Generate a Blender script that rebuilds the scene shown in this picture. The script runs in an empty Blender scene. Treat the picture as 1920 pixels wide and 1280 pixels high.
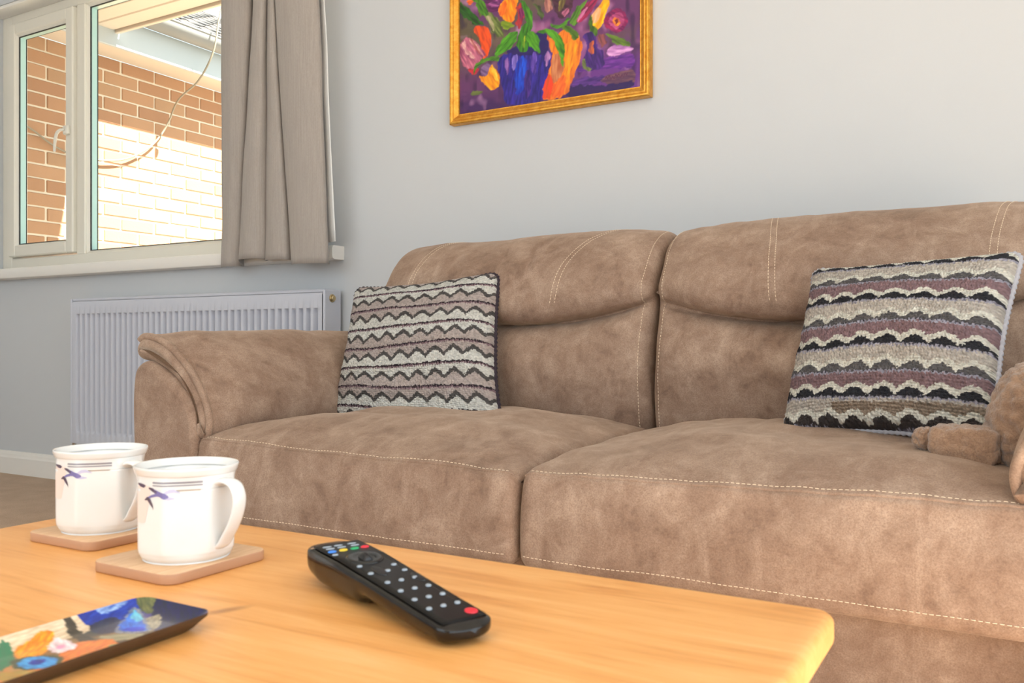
import bpy, math, random
import numpy as np

# ------------------------------------------------------------------ camera
SC = bpy.context.scene
COL = SC.collection
cam_d = bpy.data.cameras.new('camera')
cam = bpy.data.objects.new('camera', cam_d); COL.objects.link(cam)
cam_d.sensor_width = 36.0
cam_d.lens = 30.94
cam_d.clip_start = 0.02
cam.location = (0, 0, 0.59)
cam.rotation_euler = (math.pi/2, 0, math.radians(30))
cam_d.dof.use_dof = True
cam_d.dof.focus_distance = 1.9
cam_d.dof.aperture_fstop = 16
SC.camera = cam

# ------------------------------------------------------------------ world, sun, daylight, exposure
SC.view_settings.view_transform = 'Standard'
SC.view_settings.look = 'None'
SC.view_settings.exposure = 0.27
SC.view_settings.gamma = 1.0
SC.view_settings.use_curve_mapping = False
world = bpy.data.worlds.new('sky'); SC.world = world
world.use_nodes = True
bg = world.node_tree.nodes['Background']
bg.inputs[0].default_value = (0.86, 0.93, 1.0, 1)
bg.inputs[1].default_value = 1.6
sun_d = bpy.data.lights.new('sun', 'SUN'); sun_d.energy = 30.0; sun_d.angle = 0.012
sun_d.color = (1.0, 0.94, 0.87)
sun = bpy.data.objects.new('sun', sun_d); COL.objects.link(sun)
from mathutils import Vector
sun.rotation_euler = Vector((1.0, 0.25, 1.5)).to_track_quat('Z', 'Y').to_euler()
def area(name, loc, aim, sx, sy, power, color):
    d = bpy.data.lights.new(name, 'AREA'); d.shape = 'RECTANGLE'; d.size = sx; d.size_y = sy
    d.energy = power; d.color = color
    o = bpy.data.objects.new(name, d); COL.objects.link(o); o.location = loc
    o.rotation_euler = (-Vector(aim)).to_track_quat('Z', 'Y').to_euler()
    return o
# daylight entering through the patio door in the right wall and the window behind the camera
area('patio_daylight', (0.99, -0.15, 1.08), (-1, 0, 0), 3.0, 2.0, 21, (0.86, 0.94, 1.0))
area('front_window_daylight', (-1.6, -2.15, 1.4), (0, 1, 0), 3.4, 1.5, 24, (0.88, 0.95, 1.0))

# ------------------------------------------------------------------ helpers
def lin(c):
    c = np.asarray(c, float)/255.0
    return np.where(c <= .04045, c/12.92, ((c+.055)/1.055)**2.4)
def L4(c):
    r = lin(c); return (float(r[0]), float(r[1]), float(r[2]), 1.0)

def _hash(ix, iy, iz, seed):
    n = (ix*73856093) ^ (iy*19349663) ^ (iz*83492791) ^ (seed*2654435761 & 0x7fffffff)
    n = (n ^ (n >> 13))*1274126177 & 0x7fffffff
    n = (n ^ (n >> 16)) & 0xffff
    return n/65535.0
def vnoise(x, y, z, seed=0):
    x, y, z = np.broadcast_arrays(np.asarray(x, float), np.asarray(y, float), np.asarray(z, float))
    ix, iy, iz = np.floor(x).astype(np.int64), np.floor(y).astype(np.int64), np.floor(z).astype(np.int64)
    fx, fy, fz = x-ix, y-iy, z-iz
    fx, fy, fz = fx*fx*(3-2*fx), fy*fy*(3-2*fy), fz*fz*(3-2*fz)
    r = 0
    for a in (0, 1):
        for b in (0, 1):
            for c in (0, 1):
                w = (fx if a else 1-fx)*(fy if b else 1-fy)*(fz if c else 1-fz)
                r = r + w*_hash(ix+a, iy+b, iz+c, seed)
    return r*2-1

ORG = {}
def tag(o, label=None, cat=None, group=None, kind=None):
    if label: o['label'] = label
    if cat: o['category'] = cat
    if group: o['group'] = group
    if kind: o['kind'] = kind
    return o
def empty(name, loc, **k):
    o = bpy.data.objects.new(name, None); COL.objects.link(o)
    o.location = loc; o.empty_display_size = .05
    ORG[o.name] = np.array(loc, float)
    return tag(o, **k)
def org(p):
    return ORG[p.name] if p is not None else np.zeros(3)
def mk(name, V, F, mat, parent=None, smooth=True, cols=None, uv=None, base=None, **k):
    """one mesh object; V in world coordinates"""
    V = np.asarray(V, float)
    o0 = org(parent) if parent is not None else (np.zeros(3) if base is None else np.array(base, float))
    me = bpy.data.meshes.new(name)
    me.from_pydata((V-o0).tolist(), [], F if isinstance(F, list) else F.tolist())
    if smooth: me.polygons.foreach_set('use_smooth', [True]*len(me.polygons))
    if cols is not None:
        a = me.color_attributes.new('Col', 'FLOAT_COLOR', 'POINT')
        c = np.ones((len(V), 4), np.float32); c[:, :3] = cols
        a.data.foreach_set('color', c.ravel())
    if uv is not None:
        l = me.uv_layers.new(name='UVMap')
        idx = np.zeros(len(me.loops), np.int32); me.loops.foreach_get('vertex_index', idx)
        l.data.foreach_set('uv', np.asarray(uv, np.float32)[idx].ravel())
    if mat is not None: me.materials.append(mat)
    me.update()
    o = bpy.data.objects.new(name, me); COL.objects.link(o)
    if parent is not None: o.parent = parent
    else: o.location = o0
    ORG[o.name] = o0
    return tag(o, **k)

def gridF(nu, nv, cu=False, cv=False, off=0, flip=False):
    i = np.arange(nu if cu else nu-1); j = np.arange(nv if cv else nv-1)
    I, J = np.meshgrid(i, j, indexing='ij'); I2 = (I+1) % nu; J2 = (J+1) % nv
    f = np.stack([I*nv+J, I2*nv+J, I2*nv+J2, I*nv+J2], -1).reshape(-1, 4)+off
    return f[:, ::-1] if flip else f
def gnorm(P, cv=False):
    du = np.gradient(P, axis=0)
    if cv:
        dv = (np.roll(P, -1, 1)-np.roll(P, 1, 1))/2
    else:
        dv = np.gradient(P, axis=1)
    n = np.cross(du, dv); l = np.linalg.norm(n, axis=-1, keepdims=True)
    return n/np.maximum(l, 1e-9)

class MB:
    """collects simple solids into one mesh"""
    def __init__(s): s.v = []; s.f = []
    def add(s, V, F):
        o = len(s.v); s.v += [tuple(map(float, q)) for q in V]; s.f += [tuple(int(a)+o for a in q) for q in F]; return s
    def box(s, x0, x1, y0, y1, z0, z1, b=0.0):
        if b <= 0:
            V = [(x, y, z) for x in (x0, x1) for y in (y0, y1) for z in (z0, z1)]
            F = [(0, 1, 3, 2), (4, 6, 7, 5), (0, 4, 5, 1), (2, 3, 7, 6), (0, 2, 6, 4), (1, 5, 7, 3)]
            return s.add(V, F)
        # chamfered box: 24 verts
        V = []; ix = {}
        lo = (x0, y0, z0); hi = (x1, y1, z1)
        for sx in (0, 1):
            for sy in (0, 1):
                for sz in (0, 1):
                    sg = (sx, sy, sz)
                    for ax in range(3):
                        p = []
                        for k in range(3):
                            e = hi[k] if sg[k] else lo[k]
                            if k != ax: e += -b if sg[k] else b
                            p.append(e)
                        ix[sg+(ax,)] = len(V); V.append(p)
        F = []
        for ax in range(3):
            o1, o2 = [k for k in range(3) if k != ax]
            for sd in (0, 1):
                q = []
                for a, c in ((0, 0), (1, 0), (1, 1), (0, 1)):
                    g = [0, 0, 0]; g[ax] = sd; g[o1] = a; g[o2] = c; q.append(ix[tuple(g)+(ax,)])
                F.append(q)
        for ax in range(3):
            o1, o2 = [k for k in range(3) if k != ax]
            for a in (0, 1):
                for c in (0, 1):
                    g0 = [0, 0, 0]; g0[o1] = a; g0[o2] = c; g1 = list(g0); g1[ax] = 1
                    F.append([ix[tuple(g0)+(o1,)], ix[tuple(g1)+(o1,)], ix[tuple(g1)+(o2,)], ix[tuple(g0)+(o2,)]])
        for sx in (0, 1):
            for sy in (0, 1):
                for sz in (0, 1):
                    F.append([ix[(sx, sy, sz, k)] for k in range(3)])
        s.add(V, F); return s
    def tube(s, pts, r, n=10, closed=False, cap=True, flat=None):
        P = np.array(pts, float); N = len(P)
        T = np.gradient(P, axis=0) if not closed else np.roll(P, -1, 0)-np.roll(P, 1, 0)
        T /= np.linalg.norm(T, axis=1, keepdims=True)
        up = np.array((0, 0, 1.0)) if abs(T[0][2]) < .9 else np.array((1.0, 0, 0))
        a = np.cross(T[0], up); a /= np.linalg.norm(a)
        R = np.broadcast_to(np.asarray(r, float), (N,))
        V = []
        for i in range(N):
            a = a-T[i]*a.dot(T[i]); a /= np.linalg.norm(a); b = np.cross(T[i], a)
            for k in range(n):
                t = 2*math.pi*k/n
                fa, fb = flat if flat else (1, 1)
                V.append(P[i]+R[i]*(math.cos(t)*a*fa+math.sin(t)*b*fb))
        F = gridF(N, n, closed, True).tolist()
        if cap and not closed:
            F.append(list(range(n))[::-1]); F.append([(N-1)*n+k for k in range(n)])
        return s.add(V, F)
    def disc(s, c, axis, r, h, n=20, b=0.0):
        """short cylinder along axis, centred on its base, with bevel b"""
        c = np.array(c, float); ax = np.array(axis, float); ax /= np.linalg.norm(ax)
        up = np.array((0, 0, 1.0)) if abs(ax[2]) < .9 else np.array((1.0, 0, 0))
        u = np.cross(ax, up); u /= np.linalg.norm(u); w = np.cross(ax, u)
        prof = [(r, 0), (r, h-b), (r-b, h)] if b else [(r, 0), (r, h)]
        V = []
        for rr, hh in prof:
            for k in range(n):
                t = 2*math.pi*k/n; V.append(c+ax*hh+rr*(math.cos(t)*u+math.sin(t)*w))
        F = gridF(len(prof), n, False, True).tolist()
        F.append(list(range(n))); F.append([(len(prof)-1)*n+k for k in range(n)][::-1])
        return s.add(V, F)
    def build(s, name, mat, parent=None, smooth=False, **k):
        o = mk(name, s.v, s.f, mat, parent, smooth, **k)
        return o

def recalc(o):
    import bmesh
    bm = bmesh.new(); bm.from_mesh(o.data); bmesh.ops.recalc_face_normals(bm, faces=bm.faces); bm.to_mesh(o.data); bm.free()
    return o
def shade_auto(o, ang=40):
    """flat look across sharp edges"""
    me = o.data
    me.polygons.foreach_set('use_smooth', [True]*len(me.polygons))
    try: me.set_sharp_from_angle(angle=math.radians(ang))
    except Exception: pass
    return o

def catmull(K, m, closed=True):
    K = np.asarray(K, float); n = len(K); out = []
    for i in range(n if closed else n-1):
        if closed: p0, p1, p2, p3 = K[i-1], K[i], K[(i+1) % n], K[(i+2) % n]
        else:
            p1, p2 = K[i], K[i+1]; p0 = K[i-1] if i else 2*p1-p2; p3 = K[i+2] if i+2 < n else 2*p2-p1
        t0 = 0.; t1 = t0+max(np.linalg.norm(p1-p0), 1e-6)**.5; t2 = t1+max(np.linalg.norm(p2-p1), 1e-6)**.5; t3 = t2+max(np.linalg.norm(p3-p2), 1e-6)**.5
        for k in range(m):
            t = t1+(t2-t1)*k/m
            a1 = (t1-t)/(t1-t0)*p0+(t-t0)/(t1-t0)*p1; a2 = (t2-t)/(t2-t1)*p1+(t-t1)/(t2-t1)*p2; a3 = (t3-t)/(t3-t2)*p2+(t-t2)/(t3-t2)*p3
            b1 = (t2-t)/(t2-t0)*a1+(t-t0)/(t2-t0)*a2; b2 = (t3-t)/(t3-t1)*a2+(t-t1)/(t3-t1)*a3
            out.append((t2-t)/(t2-t1)*b1+(t-t1)/(t2-t1)*b2)
    if not closed: out.append(K[-1])
    return np.array(out)

def sweep(secfn, a0, a1, n, R, axis, disp=None):
    """soft upholstered solid: a closed section secfn(u) swept from a0 to a1, its ends rounded by R.
    returns grid P (stations, section, 3), normals and station u values"""
    th = np.linspace(0.12, math.pi/2, 7)
    pos = list(a0+R*(1-np.cos(th)))+list(np.linspace(a0+R, a1-R, n)[1:-1])+list(a1-R*(1-np.cos(th[::-1])))
    ins = list(R*(1-np.sin(th)))+[0]*(n-2)+list(R*(1-np.sin(th[::-1])))
    rows = []
    for p, q in zip(pos, ins):
        s = secfn((p-a0)/(a1-a0))
        t = np.roll(s, -1, 0)-np.roll(s, 1, 0); t /= np.maximum(np.linalg.norm(t, axis=1, keepdims=True), 1e-9)
        area2 = np.sum(s[:, 0]*np.roll(s[:, 1], -1)-np.roll(s[:, 0], -1)*s[:, 1])
        nn = np.stack([-t[:, 1], t[:, 0]], 1)*(1 if area2 > 0 else -1)
        s = s+nn*q
        if axis == 'x': rows.append(np.stack([np.full(len(s), p), s[:, 0], s[:, 1]], 1))
        else: rows.append(np.stack([s[:, 0], np.full(len(s), p), s[:, 1]], 1))
    P = np.array(rows); N = gnorm(P, True)
    c = P.mean((0, 1)); 
    if np.sum((P-c)*N) < 0: N = -N
    if disp is not None:
        P = P+N*disp(P)[..., None]; 
    return P, N, (np.array(pos)-a0)/(a1-a0)
def sweep_obj(name, P, mat, parent, **k):
    nu, nv = P.shape[:2]
    V = P.reshape(-1, 3); F = gridF(nu, nv, False, True).tolist()
    F.append(list(range(nv))[::-1]); F.append([(nu-1)*nv+j for j in range(nv)])
    return recalc(mk(name, V, F, mat, parent, **k))
def samp(P, fi, fj):
    nu, nv = P.shape[:2]
    fi = np.clip(fi, 0, nu-1.001); i = int(fi); a = fi-i; j = int(math.floor(fj)); b = fj-j; j0 = j % nv; j1 = (j+1) % nv
    return (P[i, j0]*(1-a)+P[i+1, j0]*a)*(1-b)+(P[i, j1]*(1-a)+P[i+1, j1]*a)*b
def stitch_line(mb, P, N, path, pitch=.0075, dash=.0050, r=.00060, lift=.0003):
    """dashes of thread along a path given in grid coordinates"""
    pts = np.array([samp(P, a, b)+samp(N, a, b)*lift for a, b in path])
    nrm = np.array([samp(N, a, b) for a, b in path])
    d = np.concatenate([[0], np.cumsum(np.linalg.norm(np.diff(pts, axis=0), axis=1))])
    s = 0.0
    def at(q): return np.array([np.interp(q, d, pts[:, k]) for k in range(3)]), np.array([np.interp(q, d, nrm[:, k]) for k in range(3)])
    while s+dash < d[-1]:
        p, n1 = at(s); q, _ = at(s+dash); t = q-p; t /= max(np.linalg.norm(t), 1e-9); n1 /= max(np.linalg.norm(n1), 1e-9)
        b = np.cross(t, n1)
        V = [p-b*r, p+b*r, q+b*r, q-b*r, (p*.8+q*.2)-b*r*.5+n1*r*1.3, (p*.8+q*.2)+b*r*.5+n1*r*1.3, (q*.8+p*.2)+b*r*.5+n1*r*1.3, (q*.8+p*.2)-b*r*.5+n1*r*1.3]
        mb.add(V, [(0, 1, 5, 4), (1, 2, 6, 5), (2, 3, 7, 6), (3, 0, 4, 7), (4, 5, 6, 7)])
        s += pitch

# ------------------------------------------------------------------ materials
def mat(name):
    m = bpy.data.materials.new(name); m.use_nodes = True
    nt = m.node_tree; b = nt.nodes['Principled BSDF']
    return m, nt, b
def N(nt, t, **k):
    n = nt.nodes.new(t)
    for a, v in k.items(): setattr(n, a, v)
    return n
def coords(nt, scale=(1, 1, 1), kind='Object', rot=(0, 0, 0)):
    tc = N(nt, 'ShaderNodeTexCoord'); mp = N(nt, 'ShaderNodeMapping')
    mp.inputs['Scale'].default_value = scale; mp.inputs['Rotation'].default_value = rot
    nt.links.new(tc.outputs[kind], mp.inputs[0]); return mp.outputs[0]
def noise(nt, vec, scale, detail=4, rough=.6, dist=0):
    n = N(nt, 'ShaderNodeTexNoise'); n.inputs['Scale'].default_value = scale; n.inputs['Detail'].default_value = detail
    n.inputs['Roughness'].default_value = rough; n.inputs['Distortion'].default_value = dist
    nt.links.new(vec, n.inputs['Vector']); return n.outputs['Fac']
def ramp(nt, fac, stops):
    r = N(nt, 'ShaderNodeValToRGB'); e = r.color_ramp.elements
    while len(e) < len(stops): e.new(.5)
    for q, (p, c) in zip(e, stops): q.position = p; q.color = L4(c) if len(c) == 3 else c
    nt.links.new(fac, r.inputs[0]); return r.outputs[0]
def mixc(nt, fac, a, b, mode='MIX'):
    m = N(nt, 'ShaderNodeMix', data_type='RGBA', blend_type=mode)
    for s, v in ((m.inputs[0], fac), (m.inputs[6], a), (m.inputs[7], b)):
        if isinstance(v, (int, float)): s.default_value = v
        elif isinstance(v, tuple): s.default_value = v if len(v) == 4 else L4(v)
        else: nt.links.new(v, s)
    return m.outputs[2]
def math_(nt, op, a, b=0.0):
    m = N(nt, 'ShaderNodeMath', operation=op)
    for s, v in zip(m.inputs, (a, b)):
        if isinstance(v, (int, float)): s.default_value = v
        else: nt.links.new(v, s)
    return m.outputs[0]
def bump(nt, b, h, strength, dist=.002):
    n = N(nt, 'ShaderNodeBump'); n.inputs['Strength'].default_value = strength; n.inputs['Distance'].default_value = dist
    nt.links.new(h, n.inputs['Height']); nt.links.new(n.outputs[0], b.inputs['Normal'])
def plain(name, c, rough=.5, metal=0, bumpy=0, bscale=200, spec=.5, var=0):
    m, nt, b = mat(name)
    b.inputs['Base Color'].default_value = L4(c); b.inputs['Roughness'].default_value = rough; b.inputs['Metallic'].default_value = metal
    b.inputs['Specular IOR Level'].default_value = spec
    v = coords(nt)
    if var:
        f = noise(nt, v, 6, 5)
        c0 = tuple(max(0, q-var) for q in c); c1 = tuple(min(255, q+var) for q in c)
        nt.links.new(ramp(nt, f, [(.3, c0), (.7, c1)]), b.inputs['Base Color'])
    if bumpy: bump(nt, b, noise(nt, v, bscale, 3), bumpy)
    return m

def suede():
    m, nt, b = mat('brown_suede')
    v = coords(nt)
    big = noise(nt, v, 5, 6, .62, .6); mid = noise(nt, v, 22, 8, .72, .4); fine = noise(nt, v, 420, 3, .7)
    s = math_(nt, 'ADD', math_(nt, 'MULTIPLY', big, .42), math_(nt, 'MULTIPLY', mid, .58))
    c = ramp(nt, s, [(.30, (104, 82, 68)), (.45, (143, 118, 101)), (.56, (162, 138, 120)), (.72, (196, 172, 153))])
    nap = noise(nt, coords(nt, (9, 3, 4)), 1.3, 5, .6, 1.5)
    c = mixc(nt, math_(nt, 'MULTIPLY', ramp(nt, nap, [(.5, (0, 0, 0, 1)), (.75, (1, 1, 1, 1))]), .4), c, (206, 182, 162))
    c = mixc(nt, math_(nt, 'MULTIPLY', math_(nt, 'SUBTRACT', fine, .38), 1.5), c, (98, 74, 60))
    nt.links.new(c, b.inputs['Base Color'])
    b.inputs['Roughness'].default_value = .82; b.inputs['Specular IOR Level'].default_value = .25
    b.inputs['Sheen Weight'].default_value = .35; b.inputs['Sheen Roughness'].default_value = .4; b.inputs['Sheen Tint'].default_value = L4((235, 210, 185))
    h = math_(nt, 'ADD', math_(nt, 'MULTIPLY', fine, .4), mid)
    bump(nt, b, h, .22, .004)
    return m
def pine():
    m, nt, b = mat('honey_pine')
    v = coords(nt, (1.6, 16, 16)); w = noise(nt, v, 3.2, 5, .55, 1.2)
    v2 = coords(nt, (5, 110, 110)); g = noise(nt, v2, 4, 4, .6)
    v3 = coords(nt, (1, 5, 5)); p = noise(nt, v3, 1.6, 2, .5)
    s = math_(nt, 'ADD', math_(nt, 'MULTIPLY', w, .75), math_(nt, 'MULTIPLY', g, .25))
    c = ramp(nt, s, [(.28, (208, 140, 76)), (.45, (232, 168, 98)), (.6, (240, 182, 114)), (.75, (245, 193, 130))])
    c = mixc(nt, math_(nt, 'MULTIPLY', p, .22), c, (226, 150, 70))
    # a brown knot streak and small specks in the board
    tc = N(nt, 'ShaderNodeTexCoord'); mp = N(nt, 'ShaderNodeMapping', vector_type='TEXTURE')
    mp.inputs['Location'].default_value = (.0195, .045, .41); mp.inputs['Rotation'].default_value = (0, 0, math.radians(67)); mp.inputs['Scale'].default_value = (.021, .0070, .03)
    nt.links.new(tc.outputs['Object'], mp.inputs[0])
    ln = N(nt, 'ShaderNodeVectorMath', operation='LENGTH'); nt.links.new(mp.outputs[0], ln.inputs[0])
    k = math_(nt, 'MULTIPLY', ramp(nt, ln.outputs['Value'], [(.25, (1, 1, 1, 1)), (1.0, (0, 0, 0, 1))]), .55)
    c = mixc(nt, k, c, (128, 74, 44))
    nt.links.new(c, b.inputs['Base Color'])
    b.inputs['Roughness'].default_value = .38; b.inputs['Specular IOR Level'].default_value = .4
    bump(nt, b, s, .08, .002)
    return m
def light_wood():
    m, nt, b = mat('pale_bamboo')
    v = coords(nt, (60, 8, 40)); g = noise(nt, v, 3, 4, .6, .3)
    nt.links.new(ramp(nt, g, [(.3, (206, 164, 124)), (.7, (228, 192, 154))]), b.inputs['Base Color'])
    b.inputs['Roughness'].default_value = .55
    return m
def carpet():
    m, nt, b = mat('beige_carpet')
    v = coords(nt); f = noise(nt, v, 260, 4, .8); g = noise(nt, v, 9, 4)
    s = math_(nt, 'ADD', math_(nt, 'MULTIPLY', f, .7), math_(nt, 'MULTIPLY', g, .3))
    nt.links.new(ramp(nt, s, [(.3, (176, 150, 128)), (.7, (228, 204, 180))]), b.inputs['Base Color'])
    b.inputs['Roughness'].default_value = 1; b.inputs['Specular IOR Level'].default_value = .1
    bump(nt, b, f, .7, .006)
    return m
def attr_mat(name, rough=.5, coat=0, bscale=0, bstr=0, attr='Col', metal=0):
    m, nt, b = mat(name)
    a = N(nt, 'ShaderNodeVertexColor'); a.layer_name = attr
    nt.links.new(a.outputs[0], b.inputs['Base Color']); b.inputs['Roughness'].default_value = rough
    b.inputs['Coat Weight'].default_value = coat; b.inputs['Coat Roughness'].default_value = .05
    if bscale: bump(nt, b, noise(nt, coords(nt), bscale, 4), bstr, .002)
    return m
def crochet(name, n):
    m, nt, b = mat(name)
    a = N(nt, 'ShaderNodeVertexColor'); a.layer_name = 'Col'
    tc = N(nt, 'ShaderNodeTexCoord'); mp = N(nt, 'ShaderNodeMapping'); mp.inputs['Scale'].default_value = (n, n*1.15, 1)
    nt.links.new(tc.outputs['UV'], mp.inputs[0])
    vo = N(nt, 'ShaderNodeTexVoronoi'); vo.inputs['Scale'].default_value = 1; vo.inputs['Randomness'].default_value = .55
    nt.links.new(mp.outputs[0], vo.inputs['Vector'])
    f = noise(nt, coords(nt), 700, 2, .7)
    c = mixc(nt, math_(nt, 'MULTIPLY', vo.outputs['Distance'], .28), a.outputs[0], (70, 64, 62))
    c = mixc(nt, math_(nt, 'MULTIPLY', math_(nt, 'SUBTRACT', f, .4), .5), c, (120, 112, 110))
    nt.links.new(c, b.inputs['Base Color'])
    b.inputs['Roughness'].default_value = .95; b.inputs['Specular IOR Level'].default_value = .15
    h = math_(nt, 'ADD', math_(nt, 'MULTIPLY', vo.outputs['Distance'], -1.0), math_(nt, 'MULTIPLY', f, .35))
    bump(nt, b, h, 1.0, .007)
    return m
def brick_mat():
    m, nt, b = mat('orange_brick')
    oi = N(nt, 'ShaderNodeObjectInfo')
    v = coords(nt); f = noise(nt, v, 14, 5, .7)
    c = ramp(nt, oi.outputs['Random'], [(.0, (172, 128, 96)), (.4, (184, 140, 105)), (.75, (192, 150, 115)), (1, (180, 144, 110))])
    c = mixc(nt, math_(nt, 'MULTIPLY', f, .5), c, (156, 114, 86))
    nt.links.new(c, b.inputs['Base Color']); b.inputs['Roughness'].default_value = .9
    bump(nt, b, noise(nt, v, 120, 4), .4, .003)
    return m
def glass_mat():
    m, nt, b = mat('window_glass')
    out = nt.nodes['Material Output']
    tr = N(nt, 'ShaderNodeBsdfTransparent'); tr.inputs[0].default_value = (.97, .99, .985, 1)
    gl = N(nt, 'ShaderNodeBsdfGlossy'); gl.inputs['Roughness'].default_value = .0
    lw = N(nt, 'ShaderNodeLayerWeight'); lw.inputs[0].default_value = .3
    fr = N(nt, 'ShaderNodeMath', operation='MULTIPLY'); nt.links.new(math_(nt, 'POWER', lw.outputs['Facing'], 3.0), fr.inputs[0]); fr.inputs[1].default_value = .25
    mx = N(nt, 'ShaderNodeMixShader')
    nt.links.new(fr.outputs[0], mx.inputs[0]); nt.links.new(tr.outputs[0], mx.inputs[1]); nt.links.new(gl.outputs[0], mx.inputs[2])
    nt.links.new(mx.outputs[0], out.inputs[0]); return m
def cloth_mat():
    m, nt, b = mat('taupe_curtain_cloth')
    v = coords(nt, (300, 300, 60)); f = noise(nt, v, 2, 3, .7); g = noise(nt, coords(nt, (300, 300, 8)), 1, 2)
    s = math_(nt, 'ADD', math_(nt, 'MULTIPLY', f, .5), math_(nt, 'MULTIPLY', g, .5))
    nt.links.new(ramp(nt, s, [(.3, (154, 146, 139)), (.7, (176, 168, 161))]), b.inputs['Base Color'])
    b.inputs['Roughness'].default_value = .9; b.inputs['Specular IOR Level'].default_value = .1
    b.inputs['Sheen Weight'].default_value = .2
    bump(nt, b, s, .15, .001)
    return m
def plush_mat():
    m, nt, b = mat('brown_plush')
    v = coords(nt); f = noise(nt, v, 380, 3, .8); g = noise(nt, v, 40, 3)
    s = math_(nt, 'ADD', math_(nt, 'MULTIPLY', f, .6), math_(nt, 'MULTIPLY', g, .4))
    nt.links.new(ramp(nt, s, [(.3, (112, 84, 64)), (.7, (182, 148, 120))]), b.inputs['Base Color'])
    b.inputs['Roughness'].default_value = 1; b.inputs['Sheen Weight'].default_value = .5
    bump(nt, b, f, .8, .003); return m
def gold_mat():
    m, nt, b = mat('gilt_gold')
    v = coords(nt); f = noise(nt, v, 60, 5, .7)
    nt.links.new(ramp(nt, f, [(.3, (208, 138, 40)), (.7, (240, 184, 84))]), b.inputs['Base Color'])
    b.inputs['Metallic'].default_value = .75; b.inputs['Roughness'].default_value = .42
    bump(nt, b, f, .1, .001); return m

M = dict(
    wall=plain('grey_wall_paint', (200, 203, 206), .9, bumpy=.05, bscale=500, spec=.2),
    white=plain('white_paint', (232, 229, 223), .6), ceil=plain('white_ceiling_paint', (236, 236, 234), .95),
    upvc=plain('white_upvc', (226, 222, 210), .35), gasket=plain('black_gasket', (40, 42, 40), .7), spacer=plain('teal_glazing_spacer', (176, 206, 200), .3),
    glass=glass_mat(), carpet=carpet(), suede=suede(), pine=pine(), bamboo=light_wood(), bambooedge=plain('brown_coaster_edge', (186, 142, 110), .6),
    thread=plain('cream_thread', (222, 202, 176), .8), piping=None,
    rad=plain('pale_grey_enamel', (196, 199, 210), .35, spec=.4), chrome=plain('worn_chrome', (200, 196, 186), .25, metal=1), brass=plain('dull_brass', (190, 170, 130), .35, metal=.9),
    cream=plain('cream_plastic', (228, 210, 160), .5), dark=plain('dark_metal', (60, 58, 56), .5),
    cloth=cloth_mat(), lining=plain('white_lining_cloth', (236, 236, 234), .9),
    gold=gold_mat(), paint=attr_mat('oil_paint', .55, 0, 160, .25), board=plain('brown_backing_board', (120, 90, 60), .9),
    enamel=attr_mat('glossy_enamel', .3, .25), traydark=plain('dark_bronze_edge', (84, 66, 50), .45, metal=.3),
    china=plain('white_china', (231, 230, 227), .12, spec=.6), greyline=plain('grey_printed_line', (150, 146, 152), .3),
    violet=plain('violet_print', (124, 116, 168), .3), paleviolet=plain('pale_violet_print', (196, 192, 216), .3), peach=plain('peach_print', (232, 214, 204), .3), umber=plain('dark_print', (92, 76, 92), .3),
    remote=plain('black_gloss_plastic', (10, 9, 9), .10, spec=.5), remoteface=plain('black_satin_plastic', (11, 11, 12), .32, spec=.25),
    btn=plain('grey_white_button', (150, 160, 170), .5), red=plain('red_button', (222, 40, 56), .45), blue=plain('blue_button', (60, 130, 220), .45), yellow=plain('yellow_button', (232, 196, 50), .45), green=plain('green_button', (30, 160, 100), .45),
    blackbtn=plain('black_rubber_button', (22, 22, 26), .4),
    plush=plush_mat(), brick=brick_mat(), mortar=plain('pale_mortar', (226, 212, 190), .95, bumpy=.3, bscale=80),
    soffit=plain('cream_soffit_board', (214, 200, 184), .6), fascia=plain('grey_white_fascia', (186, 192, 194), .5), gutter=plain('grey_white_gutter', (158, 156, 152), .4),
    tile=plain('grey_roof_tile', (96, 90, 86), .9, bumpy=.4, bscale=40, var=18), cable=plain('grey_cable', (150, 138, 118), .6),
    paving=plain('grey_paving', (132, 124, 112), .9, var=10),
)
M['piping'] = M['suede']

# ================================================================== THE SETTING
WY = 2.30                       # inner face of the window wall
XL, XR, YF, ZC = -4.36, 1.03, -2.20, 2.40
def slab(name, boxes, m, **k):
    mb = MB()
    for b in boxes: mb.box(*b)
    return mb.build(name, m, kind='structure', **k)
slab('floor', [(XL-.1, XR+.1, YF-.1, WY+.17, -.12, 0)], M['carpet'])
slab('ceiling', [(XL-.1, XR+.1, YF-.1, WY+.17, ZC, ZC+.12)], M['ceil'])
# window opening
OX0, OX1, OZ0, OZ1 = -4.14, -2.14, .905, 2.115
slab('wall_back', [(XL-.1, OX0, WY, WY+.17, 0, ZC), (OX1, XR+.1, WY, WY+.17, 0, ZC), (OX0, OX1, WY, WY+.17, 0, OZ0), (OX0, OX1, WY, WY+.17, OZ1, ZC)], M['wall'])
slab('wall_left', [(XL-.1, XL, YF-.1, WY, 0, ZC)], M['wall'])
PY0, PY1, PZ = -1.75, 1.40, 2.13          # patio opening in the right wall
slab('wall_right', [(XR, XR+.1, YF-.1, PY0, 0, ZC), (XR, XR+.1, PY1, WY, 0, ZC), (XR, XR+.1, PY0, PY1, PZ, ZC)], M['wall'])
FX0, FX1 = -3.4, .1                      # window behind the camera
slab('wall_front', [(XL, FX0, YF-.1, YF, 0, ZC), (FX1, XR, YF-.1, YF, 0, ZC), (FX0, FX1, YF-.1, YF, 0, .6), (FX0, FX1, YF-.1, YF, 2.15, ZC)], M['wall'])
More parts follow.
